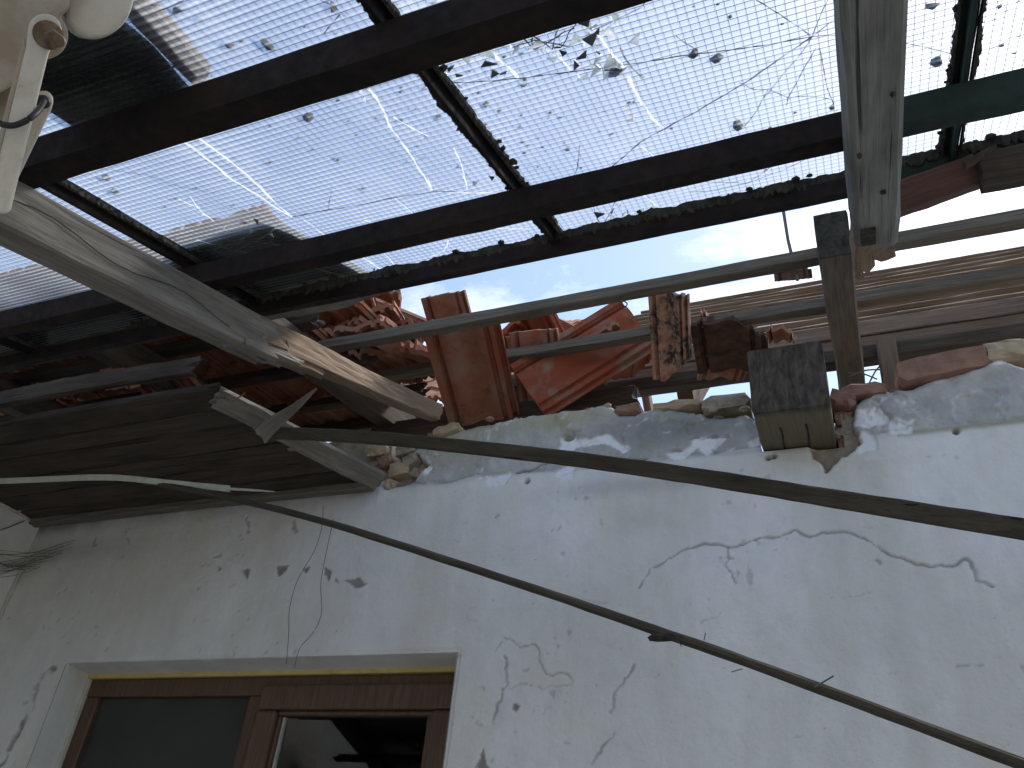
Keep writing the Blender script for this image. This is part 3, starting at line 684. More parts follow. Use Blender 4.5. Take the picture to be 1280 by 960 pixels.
wb('gasket', sx0 + sw + b0, sx0 + sw + b0 + .004, f0 + .004, f0 + .02, sz0 + sw, sz1 - sw - b0 - .002, 'strip', 0)
obj('pane', [(sx0 + sw, f0 + .012, sz0 + sw), (sx1 - sw, f0 + .012, sz0 + sw), (sx1 - sw, f0 + .012, sz1 - sw), (sx0 + sw, f0 + .012, sz1 - sw)], [(0, 1, 2, 3)], MT['pane'], window)
obj('pane', [(XA + .05, f0 + .034, WZ0 + .04), (XM - .05, f0 + .034, WZ0 + .04), (XM - .05, f0 + .034, zt_ - .05), (XA + .05, f0 + .034, zt_ - .05)], [(0, 1, 2, 3)], MT['pane'], window)
wb('window_sill', WX0 - .03, WX1 + .03, YW - .05, f0 - .001, WZ0 - .05, WZ0 - .002, 'strip', .005)

# ---- ceiling joist poking through the wall head
JX0, JX1, JY0 = -.221, -.030, 1.917
V, Fc = timber_mesh(.75, JX1 - JX0, .2, seed=4, seg=14, rough=.002, k=7, cham=.02)
V = [(v[1], v[0], v[2]) for v in V]
jo = obj('joist', V, Fc, MT['joist'], house, Matrix.Translation(((JX0 + JX1) / 2, JY0, 2.918)))
tag(jo, 'thick sooty timber end set in the wall head')
for (x0_, l_) in [(-.035, .17), (.03, .20)]:               # drying checks on the underside and on the end grain
    V, Fc = tube_vf([((JX0 + JX1) / 2 + x0_ + .0018 * math.sin(i * 1.1), JY0 + .085 + l_ * i / 8, 2.8185) for i in range(9)], .0026, 5); obj('check', V, Fc, MT['putty'], jo)
V, Fc = tube_vf([((JX0 + JX1) / 2 + .012 + .003 * math.sin(i * 1.3), JY0 + .0005, 3.012 - .022 * i) for i in range(7)], .003, 5); obj('check', V, Fc, MT['putty'], jo)

# ---- roof timbers
roof = empty('roof', (-0.4, 2.3, 3.1), house)
def eave_batten(nm, Y, x0, x1, w, h, mat, sd, dz=0.0, **kw):
    z = EZ0 + ES * Y + dz
    return timber(nm, (x0, Y, z + h / 2), (x1, Y, z + h / 2), w, h, MT[mat], roof, (0, -math.sin(.17), math.cos(.17)), seed=sd, seg=40, rough=.0022, **kw)
BY1, BY2, BY3 = (at_plane(640, 396, EZ0, ES).y, at_plane(640, 450, EZ0, ES).y, at_plane(800, 492, EZ0, ES).y)
eave_batten('batten', BY1, at_plane(388, 436, EZ0, ES).x, 2.2, .046, .034, 'wood_batten', 21, jag0=.02); eave_batten('batten', BY2, at_plane(464, 478, EZ0, ES).x, 2.2, .046, .034, 'wood_batten', 22, jag0=.03)
eave_batten('batten', BY3, -3.2, 2.2, .07, .05, 'wood_dark', 23)
z_ = lambda Y: EZ0 + ES * Y
# the short rafter foot by the broken beam
RF0, RF1 = Vector((.036, 1.66, 3.075 + .07)), Vector((.036, 2.75, 3.075 + .07 + 1.09 * ES))
rf = timber('rafter', RF0, RF1, .080, .128, MT['wood_foot'], roof, seed=31, seg=12, rough=.002, jag0=.006, k=6)
V, Fc = box_vf(-.003, .002, -.0395, .0395, -.062, .0635)
tag(rf, 'short rafter foot with black charred end')
M_ = frame(RF0, RF1 - RF0, (0, 0, 1)); cap = obj('charred_end', *slab_vf([Vector((-.003, y, z)) for y, z in rough_poly([Vector((-.038, -.061, 0)), Vector((.038, -.061, 0)), Vector((.038, .062, 0)), Vector((.008, .0625, 0)), Vector((.004, .05, 0)), Vector((-.001, .0625, 0)), Vector((-.038, .060, 0))], .02, .0, rb) for y, z in [(0, 0)]] if False else [Vector((-.003, -.039, -.063)), Vector((-.003, .039, -.063)), Vector((-.003, .039, .063)), Vector((-.003, .004, .064)), Vector((-.003, .001, .048)), Vector((-.003, -.003, .064)), Vector((-.003, -.039, .062))], (1, 0, 0), .006), MT['putty'], rf, M_)
# plates behind the wall head
q0, q1 = at_y(470, 545, 2.38), at_y(800, 497, 2.38)
timber('wall_plate', q0, q1, .08, .062, MT['wood_dark'], roof, seed=35, seg=20, rough=.003, jag0=.02, jag1=.02)
pz1, pz0 = at_y(1150, 394, 2.60).z, at_y(1150, 434, 2.60).z; pm = (pz1 + pz0) / 2
timber('wall_plate', (-1.25, 2.60, (pz1 + pm) / 2), (2.2, 2.60, (pz1 + pm) / 2), .05, pz1 - pm - .003, MT['plank_top'], roof, seed=33, seg=30, rough=.002)
timber('wall_plate', (-1.25, 2.606, (pz0 + pm) / 2), (2.2, 2.606, (pz0 + pm) / 2), .05, pm - pz0 - .002, MT['wood_brown'], roof, seed=34, seg=30, rough=.002)
# main slope: bare battens, 45 degrees
SA = math.radians(45); SY0, SZ0 = 2.66, 3.47
nb = 13
for k in range(nb):
    d = .16 + k * .265
    y, z = SY0 + d * math.cos(SA), SZ0 + d * math.sin(SA)
    timber('batten', (-1.6 if k < 3 else -1.35, y, z), (2.4, y, z), .042, .027, MT['wood_brown'], roof, (0, -math.sin(SA), math.cos(SA)), seed=40 + k, seg=24, rough=.004)
for x in (-1.45, -.55, .42, 1.35, 2.3):
    L_ = .16 + (nb - 1) * .265 + .1; o_ = Vector((0, math.sin(SA), -math.cos(SA))) * .075
    p = Vector((x, SY0, SZ0)) + o_
    timber('rafter', p, p + Vector((0, math.cos(SA), math.sin(SA))) * L_, .06, .11, MT['wood_brown'], roof, (0, -math.sin(SA), math.cos(SA)), seed=60 + int(x * 10), seg=10)
    q = p + Vector((0, math.cos(SA), math.sin(SA))) * L_
    timber('rafter', q + Vector((0, .03, 0)), q + Vector((0, math.cos(SA), -math.sin(SA))) * L_, .06, .11, MT['wood_brown'], roof, (0, math.sin(SA), math.cos(SA)), seed=80 + int(x * 10), seg=10)
timber('ridge_beam', (-3.3, q.y, q.z - .02), (2.4, q.y, q.z - .02), .05, .14, MT['wood_brown'], roof, seed=99, seg=12)

# ---- clay tiles
TW, TL = .25, .40
def tile_mesh(name, mat, cut=None, seed=0):
    us = np.linspace(0, 1, 51)
    def f(u):
        h = .016 * (0.5 - 0.5 * math.cos(2 * math.pi * 2 * u))
        if u < .10: h = .016
        if .12 < u < .17: h = -.004
        if u > .76: h = (.019 if int((u - .76) * 14) % 2 else .004)
        return h
    V = []; Fc = []; rows = [0, .02, .035, .2, .38, .40]; n = len(us)
    for s in (0, 1):
        for y in rows:
            for u in us:
                zt = f(u); th = .013
                if s: z = zt - th - (.006 if y < .03 else 0) - (.007 if abs(u - .30) < .03 or abs(u - .56) < .035 else 0)
                else: z = zt
                V.append(((u - .5) * TW, y - TL / 2, z))
    R = len(rows); o = R * n
    for i in range(R - 1):
        for j in range(n - 1):
            a_ = i * n + j; Fc.append((a_, a_ + 1, a_ + n + 1, a_ + n)); b_ = o + a_; Fc.append((b_, b_ + n, b_ + n + 1, b_ + 1))
    for i in range(R - 1):
        a_ = i * n; Fc.append((a_, a_ + n, o + a_ + n, o + a_)); a_ = i * n + n - 1; Fc.append((a_, o + a_, o + a_ + n, a_ + n))
    for j in range(n - 1):
        Fc.append((j, o + j, o + j + 1, j + 1)); a_ = (R - 1) * n + j; Fc.append((a_, a_ + 1, o + a_ + 1, o + a_))
    for cx_ in (-.06, .06):                                  # hanging lugs on the underside
        v_, f_ = box_vf(cx_ - .012, cx_ + .012, TL / 2 - .03, TL / 2 - .012, -.03, -.006); b_ = len(V); V += v_; Fc += [tuple(i + b_ for i in q_) for q_ in f_]
    me_ = bpy.data.meshes.new(name); me_.from_pydata(V, [], Fc)
    bm = bmesh.new(); bm.from_mesh(me_); bmesh.ops.recalc_face_normals(bm, faces=bm.faces)
    for (pc, pn) in (cut or []):
        r = bmesh.ops.bisect_plane(bm, geom=bm.verts[:] + bm.edges[:] + bm.faces[:], plane_co=pc, plane_no=pn, clear_outer=True)
        ed = [e_ for e_ in r['geom_cut'] if isinstance(e_, bmesh.types.BMEdge)]
        try: bmesh.ops.holes_fill(bm, edges=ed, sides=0)
        except Exception: pass
    bm.to_mesh(me_); bm.free(); me_.materials.append(mat); return me_
TM = tile_mesh('clay_tile', MT['tile'])
TMD = tile_mesh('clay_tile', MT['tile_dusty'])
TMB = tile_mesh('broken_tile', MT['tile'], [((.04, .06, 0), (.6, .8, .05)), ((-.05, -.1, 0), (-.75, -.4, 0))])
TMC = tile_mesh('broken_tile', MT['tile'], [((0, .02, 0), (.15, 1, .1)), ((.06, 0, 0), (1, .25, 0))])
TMS = tile_mesh('sooty_tile', MT['tile_dark'], [((.08, .12, 0), (.8, .5, 0))])
TML = tile_mesh('lichen_tile', MT['tile_lichen'], [((.06, -.12, 0), (.6, -.8, 0))])
def tile_at(p, ux, vy, me_, parent=None, name='clay_tile'):
    """p: centre, ux: direction across the tile, vy: direction towards its head; +z is its weather side"""
    x = Vector(ux).normalized(); y = Vector(vy); y = (y - x * y.dot(x)).normalized(); z = x.cross(y)
    mm = Matrix((x, y, z)).transposed().to_4x4(); mm.translation = Vector(p)
    return obj(name, None, None, None, parent, mm, me=me_)
# still lying in place on the left: eaves rows and the main slope
for r_ in range(4):
    for c_ in range(10):
        x = -3.61 + c_ * .232; Y = 1.42 + r_ * .33
        if x > -1.42 - (.16 if r_ % 2 else 0): continue
        p = Vector((x, Y, EZ0 + ES * Y + .075 + rb.uniform(-.004, .006)))
        tile_at(p, (1, rb.uniform(-.03, .03), rb.uniform(-.02, .02)), (0, 1, ES - .07), TM, roof, 'tile')
for r_ in range(9):
    for c_ in range(10):
        x = -3.61 + c_ * .232; d = .3 + r_ * .33
        if x > -1.5: continue
        p = Vector((x, SY0 + d * math.cos(SA), SZ0 + d * math.sin(SA))) + Vector((0, -math.sin(SA), math.cos(SA))) * .05
        tile_at(p, (1, rb.uniform(-.03, .03), rb.uniform(-.02, .02)), (0, math.cos(SA), math.sin(SA) - .06), TM, roof, 'tile')
for k in range(5):
    Y = 1.42 + k * .29
    timber('batten', (-3.7, Y, EZ0 + ES * Y + .02), (-1.5 + rb.uniform(-.05, .1), Y, EZ0 + ES * Y + .02), .045, .035, MT['wood_dark'], roof, seed=140 + k, seg=16, jag1=.04)
for x in (-2.9, -2.2, -1.62):
    timber('rafter', (x, 1.38, EZ0 + ES * 1.38 - .055), (x, 2.7, EZ0 + ES * 2.7 - .055), .07, .10, MT['wood_dark'], roof, seed=150 + int(-x * 10), seg=10)

# ---- boarded soffit under the left eaves
soffit = empty('soffit', (-2.2, 1.8, 2.83), house)
y = 1.455; k = 0
while y < 2.075:
    w_ = [.11, .09, .12, .10, .115, .095][k % 6]; w_ = min(w_, 2.094 - y)
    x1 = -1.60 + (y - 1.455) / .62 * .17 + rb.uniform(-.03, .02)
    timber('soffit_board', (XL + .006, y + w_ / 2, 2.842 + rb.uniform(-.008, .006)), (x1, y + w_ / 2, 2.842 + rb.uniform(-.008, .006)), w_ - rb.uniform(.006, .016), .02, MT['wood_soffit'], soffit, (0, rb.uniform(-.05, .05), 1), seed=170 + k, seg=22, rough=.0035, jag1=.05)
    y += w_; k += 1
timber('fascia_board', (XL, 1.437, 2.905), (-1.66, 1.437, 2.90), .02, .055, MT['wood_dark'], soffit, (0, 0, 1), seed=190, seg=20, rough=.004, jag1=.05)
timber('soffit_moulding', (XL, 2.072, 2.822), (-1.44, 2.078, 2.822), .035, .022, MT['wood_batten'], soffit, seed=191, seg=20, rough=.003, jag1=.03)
for (px, py, w_, h_, mt) in [(228, 487, .17, .05, 'tile'), (155, 497, .05, .05, 'sheet')]:
    pass

# ================================================================ GLASS CANOPY
canopy = empty('glass_canopy', (-.4, .3, 2.4))
tag(canopy, 'rusty steel lean-to canopy glazed with cracked wired glass', 'canopy')
CANX = [-2.67, -1.945, -1.22, -.487, .23, .955, 1.68]
NRM = Vector((0, -math.sin(math.radians(17)), math.cos(math.radians(17)))); ALS = Vector((0, math.cos(math.radians(17)), math.sin(math.radians(17))))
Y0C, Y1C = -1.35, 1.185
def steel_bar(nm, p0, p1, w, h, sd, T=False):
    """steel angle: vertical web and a flange"""
    p0, p1 = Vector(p0), Vector(p1); L = (p1 - p0).length; t = .006
    if T: prof = [(-w / 2, h / 2), (-w / 2, h / 2 - t), (-t / 2, h / 2 - t), (-t / 2, -h / 2), (t / 2, -h / 2), (t / 2, h / 2 - t), (w / 2, h / 2 - t), (w / 2, h / 2)]
    else: prof = [(-w / 2, h / 2), (-w / 2, -h / 2), (w / 2, -h / 2), (w / 2, -h / 2 + t), (-w / 2 + t, -h / 2 + t), (-w / 2 + t, h / 2)]
    seg = max(4, int(L / .06)); r = random.Random(sd); V = []; Fc = []; n = len(prof)
    for i in range(seg + 1):
        for (a_, b_) in prof: V.append((L * i / seg, a_ + r.uniform(-.0007, .0007), b_ + r.uniform(-.0007, .0007)))
    for i in range(seg):
        for j in range(n): Fc.append((i * n + j, i * n + (j + 1) % n, (i + 1) * n + (j + 1) % n, (i + 1) * n + j))
    Fc += [tuple(range(n)), tuple(seg * n + j for j in range(n))]
    return obj(nm, V, Fc, MT['steel'], canopy, frame(p0, p1 - p0, NRM))
def putty(parent, p0, p1, w0, seed, amp=.010, clumps=.15, side=1, th=.010):
    """ragged ribbon of old putty, dirt and moss along a bar, lying in the glass plane"""
    r = random.Random(seed); p0, p1 = Vector(p0), Vector(p1); d = p1 - p0; L = d.length; d.normalize(); s = NRM.cross(d) * side
    n = max(6, int(L / .005)); V = []; Fc = []; q = 0
    for i in range(n + 1):
        q = q * .86 + r.uniform(-1, 1) * .34
        e_ = w0 + amp * (.45 + .8 * q)
        p = p0 + d * (L * i / n)
        V += [p, p + s * max(.002, e_), p + s * max(.001, e_ * .9) - NRM * th * r.uniform(.4, 1), p - NRM * th]
    for i in range(n):
        b_ = i * 4
        for k in range(4): Fc.append((b_ + k, b_ + (k + 1) % 4, b_ + 4 + (k + 1) % 4, b_ + 4 + k))
    parts = [(V, Fc)]
    for _ in range(int(L * 60 * clumps)):
        p = p0 + d * (L * r.random()) + s * (w0 + amp * r.uniform(.2, 1.0)); z_c = lump_vf(p, r.uniform(.002, .0065) * (1.4 if r.random() < .15 else 1), r, (1.3, 1, .8), 1)
        parts.append(z_c)
    return obj('putty', *merge(parts), MT['putty'], parent)
# purlins run along the house under the glazing bars
PUR = [(1.152, .024, .028), (.944, .042, .044), (.520, .050, .050), (.097, .045, .045), (-.33, .045, .045), (-.75, .045, .045), (-1.17, .045, .045)]
purl = []
for i, (Y, w_, h_) in enumerate(PUR):
    o_ = -.0295 - h_ / 2 + (.012 if i == 0 else 0)
    b_ = steel_bar('purlin', can_pt(-2.9, Y, o_), can_pt(1.9, Y, o_), w_, h_, 200 + i); purl.append(b_)
for i, x in enumerate(CANX):
    gb = steel_bar('glazing_bar', can_pt(x, Y0C, -.013), can_pt(x, Y1C - .004, -.013), .026, .032, 220 + i, T=True)
    putty(gb, can_pt(x - .013, .15, -.004), can_pt(x - .013, 1.16, -.004), .002, 300 + i, .006, .5, 1); putty(gb, can_pt(x + .013, .15, -.004), can_pt(x + .013, 1.16, -.004), .003, 320 + i, .006, .35, -1)
putty(purl[0], can_pt(-1.6, 1.150, -.002), can_pt(.8, 1.150, -.002), .006, 341, .013, .3, -1 if NRM.cross(Vector((1, 0, 0))).y > 0 else 1, .024)
# panes
panes = []
for i in range(len(CANX) - 1):
    xa, xb = CANX[i] + .009, CANX[i + 1] - .009
    mw = Matrix((Vector((1, 0, 0)), ALS, NRM)).transposed().to_4x4(); mw.translation = can_pt(CANX[i], 0, .007)
    c17 = math.cos(math.radians(17)); ya, yb = Y0C / c17, (1.168 + [-.006, .004, -.003, .006, 0, .003][i]) / c17
    r = random.Random(400 + i); xs = np.linspace(0.009, CANX[i + 1] - CANX[i] - .009, 24)
    V = [(xs[0], ya, 0)] + [(xs[-1], ya, 0)] + [(float(x), yb + r.uniform(-.006, .004), 0) for x in xs[::-1]]
    n = len(V); V = V + [(v[0], v[1], .006) for v in V]
    # only the lower face scatters; the pane is one thin closed slab
    pn = obj('glass_pane', V[:n], [tuple(range(n))], MT['glass'], canopy, mw); panes.append(pn)
    # wire mesh cast into the glass
    WV = []; WF = []
    def rod(a_, b_, r_=.00052):
        a_, b_ = Vector(a_), Vector(b_); d = (b_ - a_).normalized(); s1 = d.cross(Vector((0, 0, 1))); o = len(WV)
        for p in (a_, b_):
            WV.extend([p + s1 * r_, p - s1 * .5 * r_ + Vector((0, 0, .87 * r_)), p - s1 * .5 * r_ - Vector((0, 0, .87 * r_))])
        for k in range(3): WF.append((o + k, o + (k + 1) % 3, o + 3 + (k + 1) % 3, o + 3 + k))
    W_ = CANX[i + 1] - CANX[i]; k = .0125
    sk = r.uniform(-.006, .006)
    while k < W_ - .01:
        rod((k, ya, .0025), (k + sk, yb - .004, .0025)); k += .0125
    k = ya + .006
    while k < yb:
        a2 = r.uniform(-.0006, .0006); rod((.009, k + a2, .0032), (W_ * .5, k + sk * .3, .0032)); rod((W_ * .5, k + sk * .3, .0032), (W_ - .009, k - a2, .0032)); k += .0125
    tag(obj('wire_mesh', WV, WF, MT['wire'], pn, mw), kind='stuff')
def pane_for(p):
    for i in range(len(panes)):
        if p.x < CANX[i + 1]: return panes[i]
    return panes[-1]
def glass_crack(pts, w=.003, mat='crack_white', seed=0, rough=.10, off=.0058, nm='crack'):
    P = [at_can(px, py, off) for px, py in pts]; r = random.Random(seed)
    for _ in range(3):
        o = []
        for a_, b_ in zip(P[:-1], P[1:]):
            d = (b_ - a_).length; mid = (a_ + b_) / 2 + Vector((r.uniform(-1, 1), 0, 0)) * rough * d * .5 + ALS * r.uniform(-1, 1) * rough * d * .5
            o += [a_, mid]
        P = o + [P[-1]]
    V = []; Fc = []
    for i, p in enumerate(P):
        d = (P[min(i + 1, len(P) - 1)] - P[max(i - 1, 0)]).normalized(); s = NRM.cross(d) * (w * .5 * r.uniform(.35, 1.25))
        V += [p - s, p + s]
    for i in range(len(P) - 1): Fc.append((2 * i, 2 * i + 1, 2 * i + 3, 2 * i + 2))
    return obj(nm, V, Fc, MT[mat], pane_for(P[0]))
CW = [[(212, 165), (290, 225), (365, 271)], [(232, 160), (310, 220), (362, 268)], [(238, 246), (254, 268), (262, 272)], [(224, 249), (248, 260), (268, 277)], [(440, 82), (462, 112), (480, 140), (492, 165), (520, 205), (540, 238)], [(492, 146), (515, 160), (535, 170)],
      [(567, 185), (578, 210), (584, 236)], [(494, 248), (508, 260), (520, 273)], [(448, 318), (470, 333), (492, 350)], [(478, 314), (492, 330), (502, 345)], [(246, 300), (280, 310), (325, 320)], [(385, 333), (430, 345), (485, 352)],
      [(580, 32), (600, 52), (630, 80), (648, 98)], [(608, 20), (630, 45), (640, 60)], [(732, 24), (752, 48), (770, 72), (780, 85)], [(786, 95), (800, 125), (815, 148), (830, 163)], [(682, 62), (700, 72), (714, 88)], [(560, 240), (600, 241), (640, 243)],
      [(802, 183), (810, 190), (818, 196)], [(798, 240), (818, 255), (840, 270)], [(325, 305), (360, 308), (400, 312)], [(276, 307), (300, 300), (315, 290)], [(300, 310), (330, 296), (345, 285)], [(540, 285), (580, 284), (660, 286)], [(722, 92), (726, 100)],
      [(560, 300), (555, 314), (540, 320)], [(640, 12), (660, 22), (668, 30)], [(380, 275), (400, 290), (420, 305)], [(455, 275), (490, 285), (520, 300)]]
for i, c in enumerate(CW): glass_crack(c, .0052 if i in (0, 1, 4, 8, 12, 14, 15) else .0034, 'crack_white', 500 + i, .08)
CD = [[(366, 271), (400, 264), (450, 256), (505, 245), (545, 239), (570, 240)], [(556, 104), (620, 101), (660, 97), (720, 89), (780, 81), (850, 70), (900, 64), (960, 56), (1015, 46)], [(1015, 46), (940, 98), (870, 140), (800, 178), (765, 208)],
      [(1015, 46), (1035, 0), (1042, -20)], [(1015, 46), (1060, 10)], [(1015, 46), (1030, 44), (1062, 46)], [(1015, 46), (985, 25), (945, 0)], [(1015, 46), (995, 75), (965, 110), (955, 122)], [(1020, 60), (1000, 95), (985, 122), (983, 132)],
      [(924, 103), (942, 112), (962, 112), (985, 122), (1010, 120), (1040, 125)], [(960, 112), (945, 140), (930, 158)], [(740, 38), (775, 22), (800, 10), (810, 0)], [(1128, 54), (1160, 60), (1200, 70)], [(1216, 72), (1250, 56), (1290, 38)], [(1225, 36), (1250, 20), (1275, 0)],
      [(868, 227), (900, 228), (935, 229)], [(935, 229), (980, 212), (1050, 180)], [(935, 229), (895, 238), (862, 240)], [(935, 229), (975, 200), (1010, 180)], [(1024, 60), (1032, 100), (1042, 130)], [(120, 210), (150, 214), (185, 219)], [(185, 219), (220, 232), (260, 240)], [(190, 17), (230, 0)],
      [(700, 300), (730, 290), (755, 284), (800, 282), (850, 262), (900, 250)], [(740, 252), (752, 284)], [(770, 250), (752, 284)], [(784, 262), (786, 280), (755, 286)], [(690, 250), (700, 268), (715, 252)], [(410, 262), (414, 236)], [(433, 22), (420, 10), (400, 0)], [(405, 42), (425, 18)], [(1230, 130), (1260, 118)],
      [(725, 180), (722, 210), (715, 225)], [(775, 60), (790, 85), (800, 95)], [(845, 45), (870, 62)]]
for i, c in enumerate(CD): glass_crack(c, .0026 if i in (0, 1, 2) else .0014, 'crack_dark', 600 + i, .05)
# shattered clusters: loose splinters hanging in the wire
rsd = random.Random(77)
def shards(px, py, rx, ry, n, smin, smax, mats=('shard', 'shard', 'crack_white', 'wire')):
    for _ in range(n):
        x, y = px + rsd.gauss(0, .5) * rx, py + rsd.gauss(0, .5) * ry; c = at_can(x, y, rsd.uniform(-.003, .006)); s = rsd.uniform(smin, smax); t0 = rsd.uniform(0, 6.28)
        pl = []
        for k in range(3):
            t = t0 + k * 2.1 + rsd.uniform(-.5, .5); pl.append(c + (Vector((1, 0, 0)) * math.cos(t) + ALS * math.sin(t)) * s * rsd.uniform(.4, 1.3) + NRM * rsd.uniform(-.006, .006))
        obj('shard', *slab_vf(pl, NRM, .0025), MT[rsd.choice(mats)], pane_for(c))
shards(680, 32, 90, 60, 70, .004, .017); shards(755, 82, 30, 10, 8, .005, .014); shards(765, 270, 34, 18, 14, .004, .014); shards(700, 255, 14, 8, 5, .004, .010); shards(462, 105, 10, 20, 5, .004, .009)
shards(330, 290, 60, 12, 5, .004, .009); shards(560, 95, 22, 14, 6, .004, .010); shards(795, 145, 14, 6, 4, .004, .008, ('crack_white',)); shards(600, 225, 30, 10, 4, .003, .007)
for i, c in enumerate([[(660, 40), (690, 62), (700, 30)], [(640, 60), (668, 50), (712, 58)], [(700, 60), (720, 30), (712, 0)], [(668, 62), (690, 50), (718, 35)], [(640, 30), (668, 62)], [(655, 10), (668, 30), (667, 62)]]): glass_crack(c, .0026, 'crack_dark', 680 + i, .15)

# the two old timber rafters under the glass
def can_line(x, Y, off): return can_pt(x, Y, off)
rb_o = -.076 - .055
RX = at_can(1094, 150, -.186).x; RY = at_can(1095, 296, -.186).y
brk = timber('timber_rafter', can_pt(RX, -1.3, rb_o), can_pt(RX, RY, rb_o), .066, .11, MT['wood_pale'], canopy, NRM, seed=701, seg=26, rough=.0022, jag1=.012, k=7, cham=.10)
tag(brk, 'pale grey rafter snapped off short with raw splintered end')
bt = []
for (xo, zo, w_, h_, l_, j_) in [(-.018, -.025, .030, .055, .10, .03), (.012, -.030, .036, .045, .055, .03), (.0, .012, .06, .05, .045, .02), (-.028, -.02, .014, .06, .125, .02)]:
    timber('splinter', can_pt(RX + xo * .9, RY - .03, rb_o + zo), can_pt(RX + xo, RY + l_ * .9, rb_o + zo), w_, h_, MT['wood_fresh'], brk, NRM, seed=int(710 + xo * 1000), seg=5, jag1=j_, k=4)
V, Fc = box_vf(-.001, .052, -.011, .011, -.001, .004); obj('mortise', *merge([(V, Fc)]), MT['putty'], brk, frame(can_pt(RX - .012, RY - .085, rb_o - .0575), ALS, NRM))
for (xx, yy) in [(RX + .01, RY - .19), (RX + .02, RY - .42), (RX - .02, RY - .3)]:
    V, Fc = lump_vf(can_pt(xx, yy, rb_o - .055), .004, rsd, sub=1); obj('nail_hole', V, Fc, MT['putty'], brk)
LA, LB = at_can(0, 290, -.186), at_can(300, 440, -.186); LX = (LA.x + LB.x) / 2 - .004
LYB = at_can(345, 446, -.17).y
def lp(xo, Y, zo): return can_pt(LX + xo, Y, -.186 + .042 + zo)
bl0 = timber('timber_rafter', lp(0, -1.3, 0), lp(0, LYB - .05, 0), .066, .084, MT['wood_grey'], canopy, NRM, seed=721, seg=28, rough=.003, jag1=.06, k=7, cham=.06)
tag(bl0, 'weathered grey rafter split along the grain and breaking apart')
E0 = lp(.006, LYB - .12, .012); E1 = at_y(545, 516, 2.02)
ub = timber('split_length', E0, E1, .046, .056, MT['wood_fresh'], bl0, NRM, seed=722, seg=16, rough=.003, jag0=.03, jag1=.03, k=6)
ED = (E1 - E0).normalized()
for (xo, zo, w_, h_, a_, b_, mt, j0, j1) in [(.018, -.016, .016, .030, .10, .52, 'wood_fresh', .02, .04), (-.016, -.040, .026, .016, -.05, .17, 'wood_pale', .0, .06), (.004, -.036, .030, .018, .0, .34, 'wood_fresh', .0, .10), (.014, -.040, .022, .016, -.04, .20, 'wood_grey', .03, .05), (-.028, -.01, .016, .05, .05, .28, 'wood_grey', 0, .08)]:
    q0 = E0 + ED * a_ + Vector((xo, 0, zo)); q1 = E0 + ED * b_ + Vector((xo * 1.15, 0, zo))
    timber('splinter', q0, q1, w_, h_, MT[mt], bl0, NRM, seed=int(730 + xo * 1000 + b_ * 100), seg=6, rough=.002, jag0=j0, jag1=j1, k=5)
V, Fc = tube_vf([lp(.0335, .2 + i * .04, .012 + .010 * math.sin(i * .9) - i * .0012) for i in range(20)], .0009, 5); obj('drying_crack', V, Fc, MT['putty'], bl0)

# ================================================================ things lying on the glass
def on_glass(name, pts, off, th, mat, label, cat, group=None, step=.03, amp=.003, seed=1):
    r = random.Random(seed); P = [at_can(px, py, off) for px, py in pts]
    out = []
    n = len(P)
    for i in range(n):
        a_, b_ = P[i], P[(i + 1) % n]; k = max(1, int((b_ - a_).length / step))
        for j in range(k):
            p = a_.lerp(b_, j / k)
            if j: p = p + Vector((1, 0, 0)) * r.uniform(-amp, amp) + ALS * r.uniform(-amp, amp)
            out.append(p)
    V, Fc = slab_vf(out, NRM, th); c = sum(out, Vector()) / len(out)
    o = obj(name, [v - c for v in V], Fc, mat, None, Matrix.Translation(c)); tag(o, label, cat, group); return o
on_glass('roofing_sheet', [(20, 108), (90, 158), (250, 130), (192, 62), (140, 20), (60, -40), (-80, -20)], .013, .006, MT['sheet_dark'], 'dark sheet lying on the glass beside the awning arm', 'sheet', seed=3)
on_glass('board', [(248, 112), (196, 60), (150, 10), (100, -45), (130, -60), (180, 0), (222, 45), (262, 92)], .022, .018, MT['plank_top'], 'brown board lying on the glass along the dark sheet', 'board', seed=4)
on_glass('roofing_sheet', [(225, 310), (285, 292), (336, 279), (352, 284), (400, 308), (445, 335), (492, 362), (430, 385), (340, 400), (250, 420), (150, 380), (200, 345)], .013, .008, MT['sheet'], 'grey torn sheet lying on the glass above the broken beam', 'sheet', seed=5)
on_glass('roofing_sheet', [(-420, 500), (-205, 440), (0, 402), (150, 372), (215, 352), (300, 385), (300, 405), (120, 440), (-100, 490), (-300, 540)], .022, .006, MT['sheet_dark'], 'black sheet over the glass at the eaves on the left', 'sheet', seed=6)
V, Fc = slab_vf([can_pt(-2.85, -1.3, .03), can_pt(-1.98, -1.3, .03), can_pt(-1.94, .8, .03), can_pt(-2.85, .8, .03)], NRM, .006); c = can_pt(-2.4, -.2, .03)  # sheet added out of view, darkens the left side and the window reflection
tag(obj('roofing_sheet', [Vector(v) - c for v in V], Fc, MT['sheet_dark'], None, Matrix.Translation(c)), 'wide dark sheet added out of view to darken the far left glass', 'sheet')
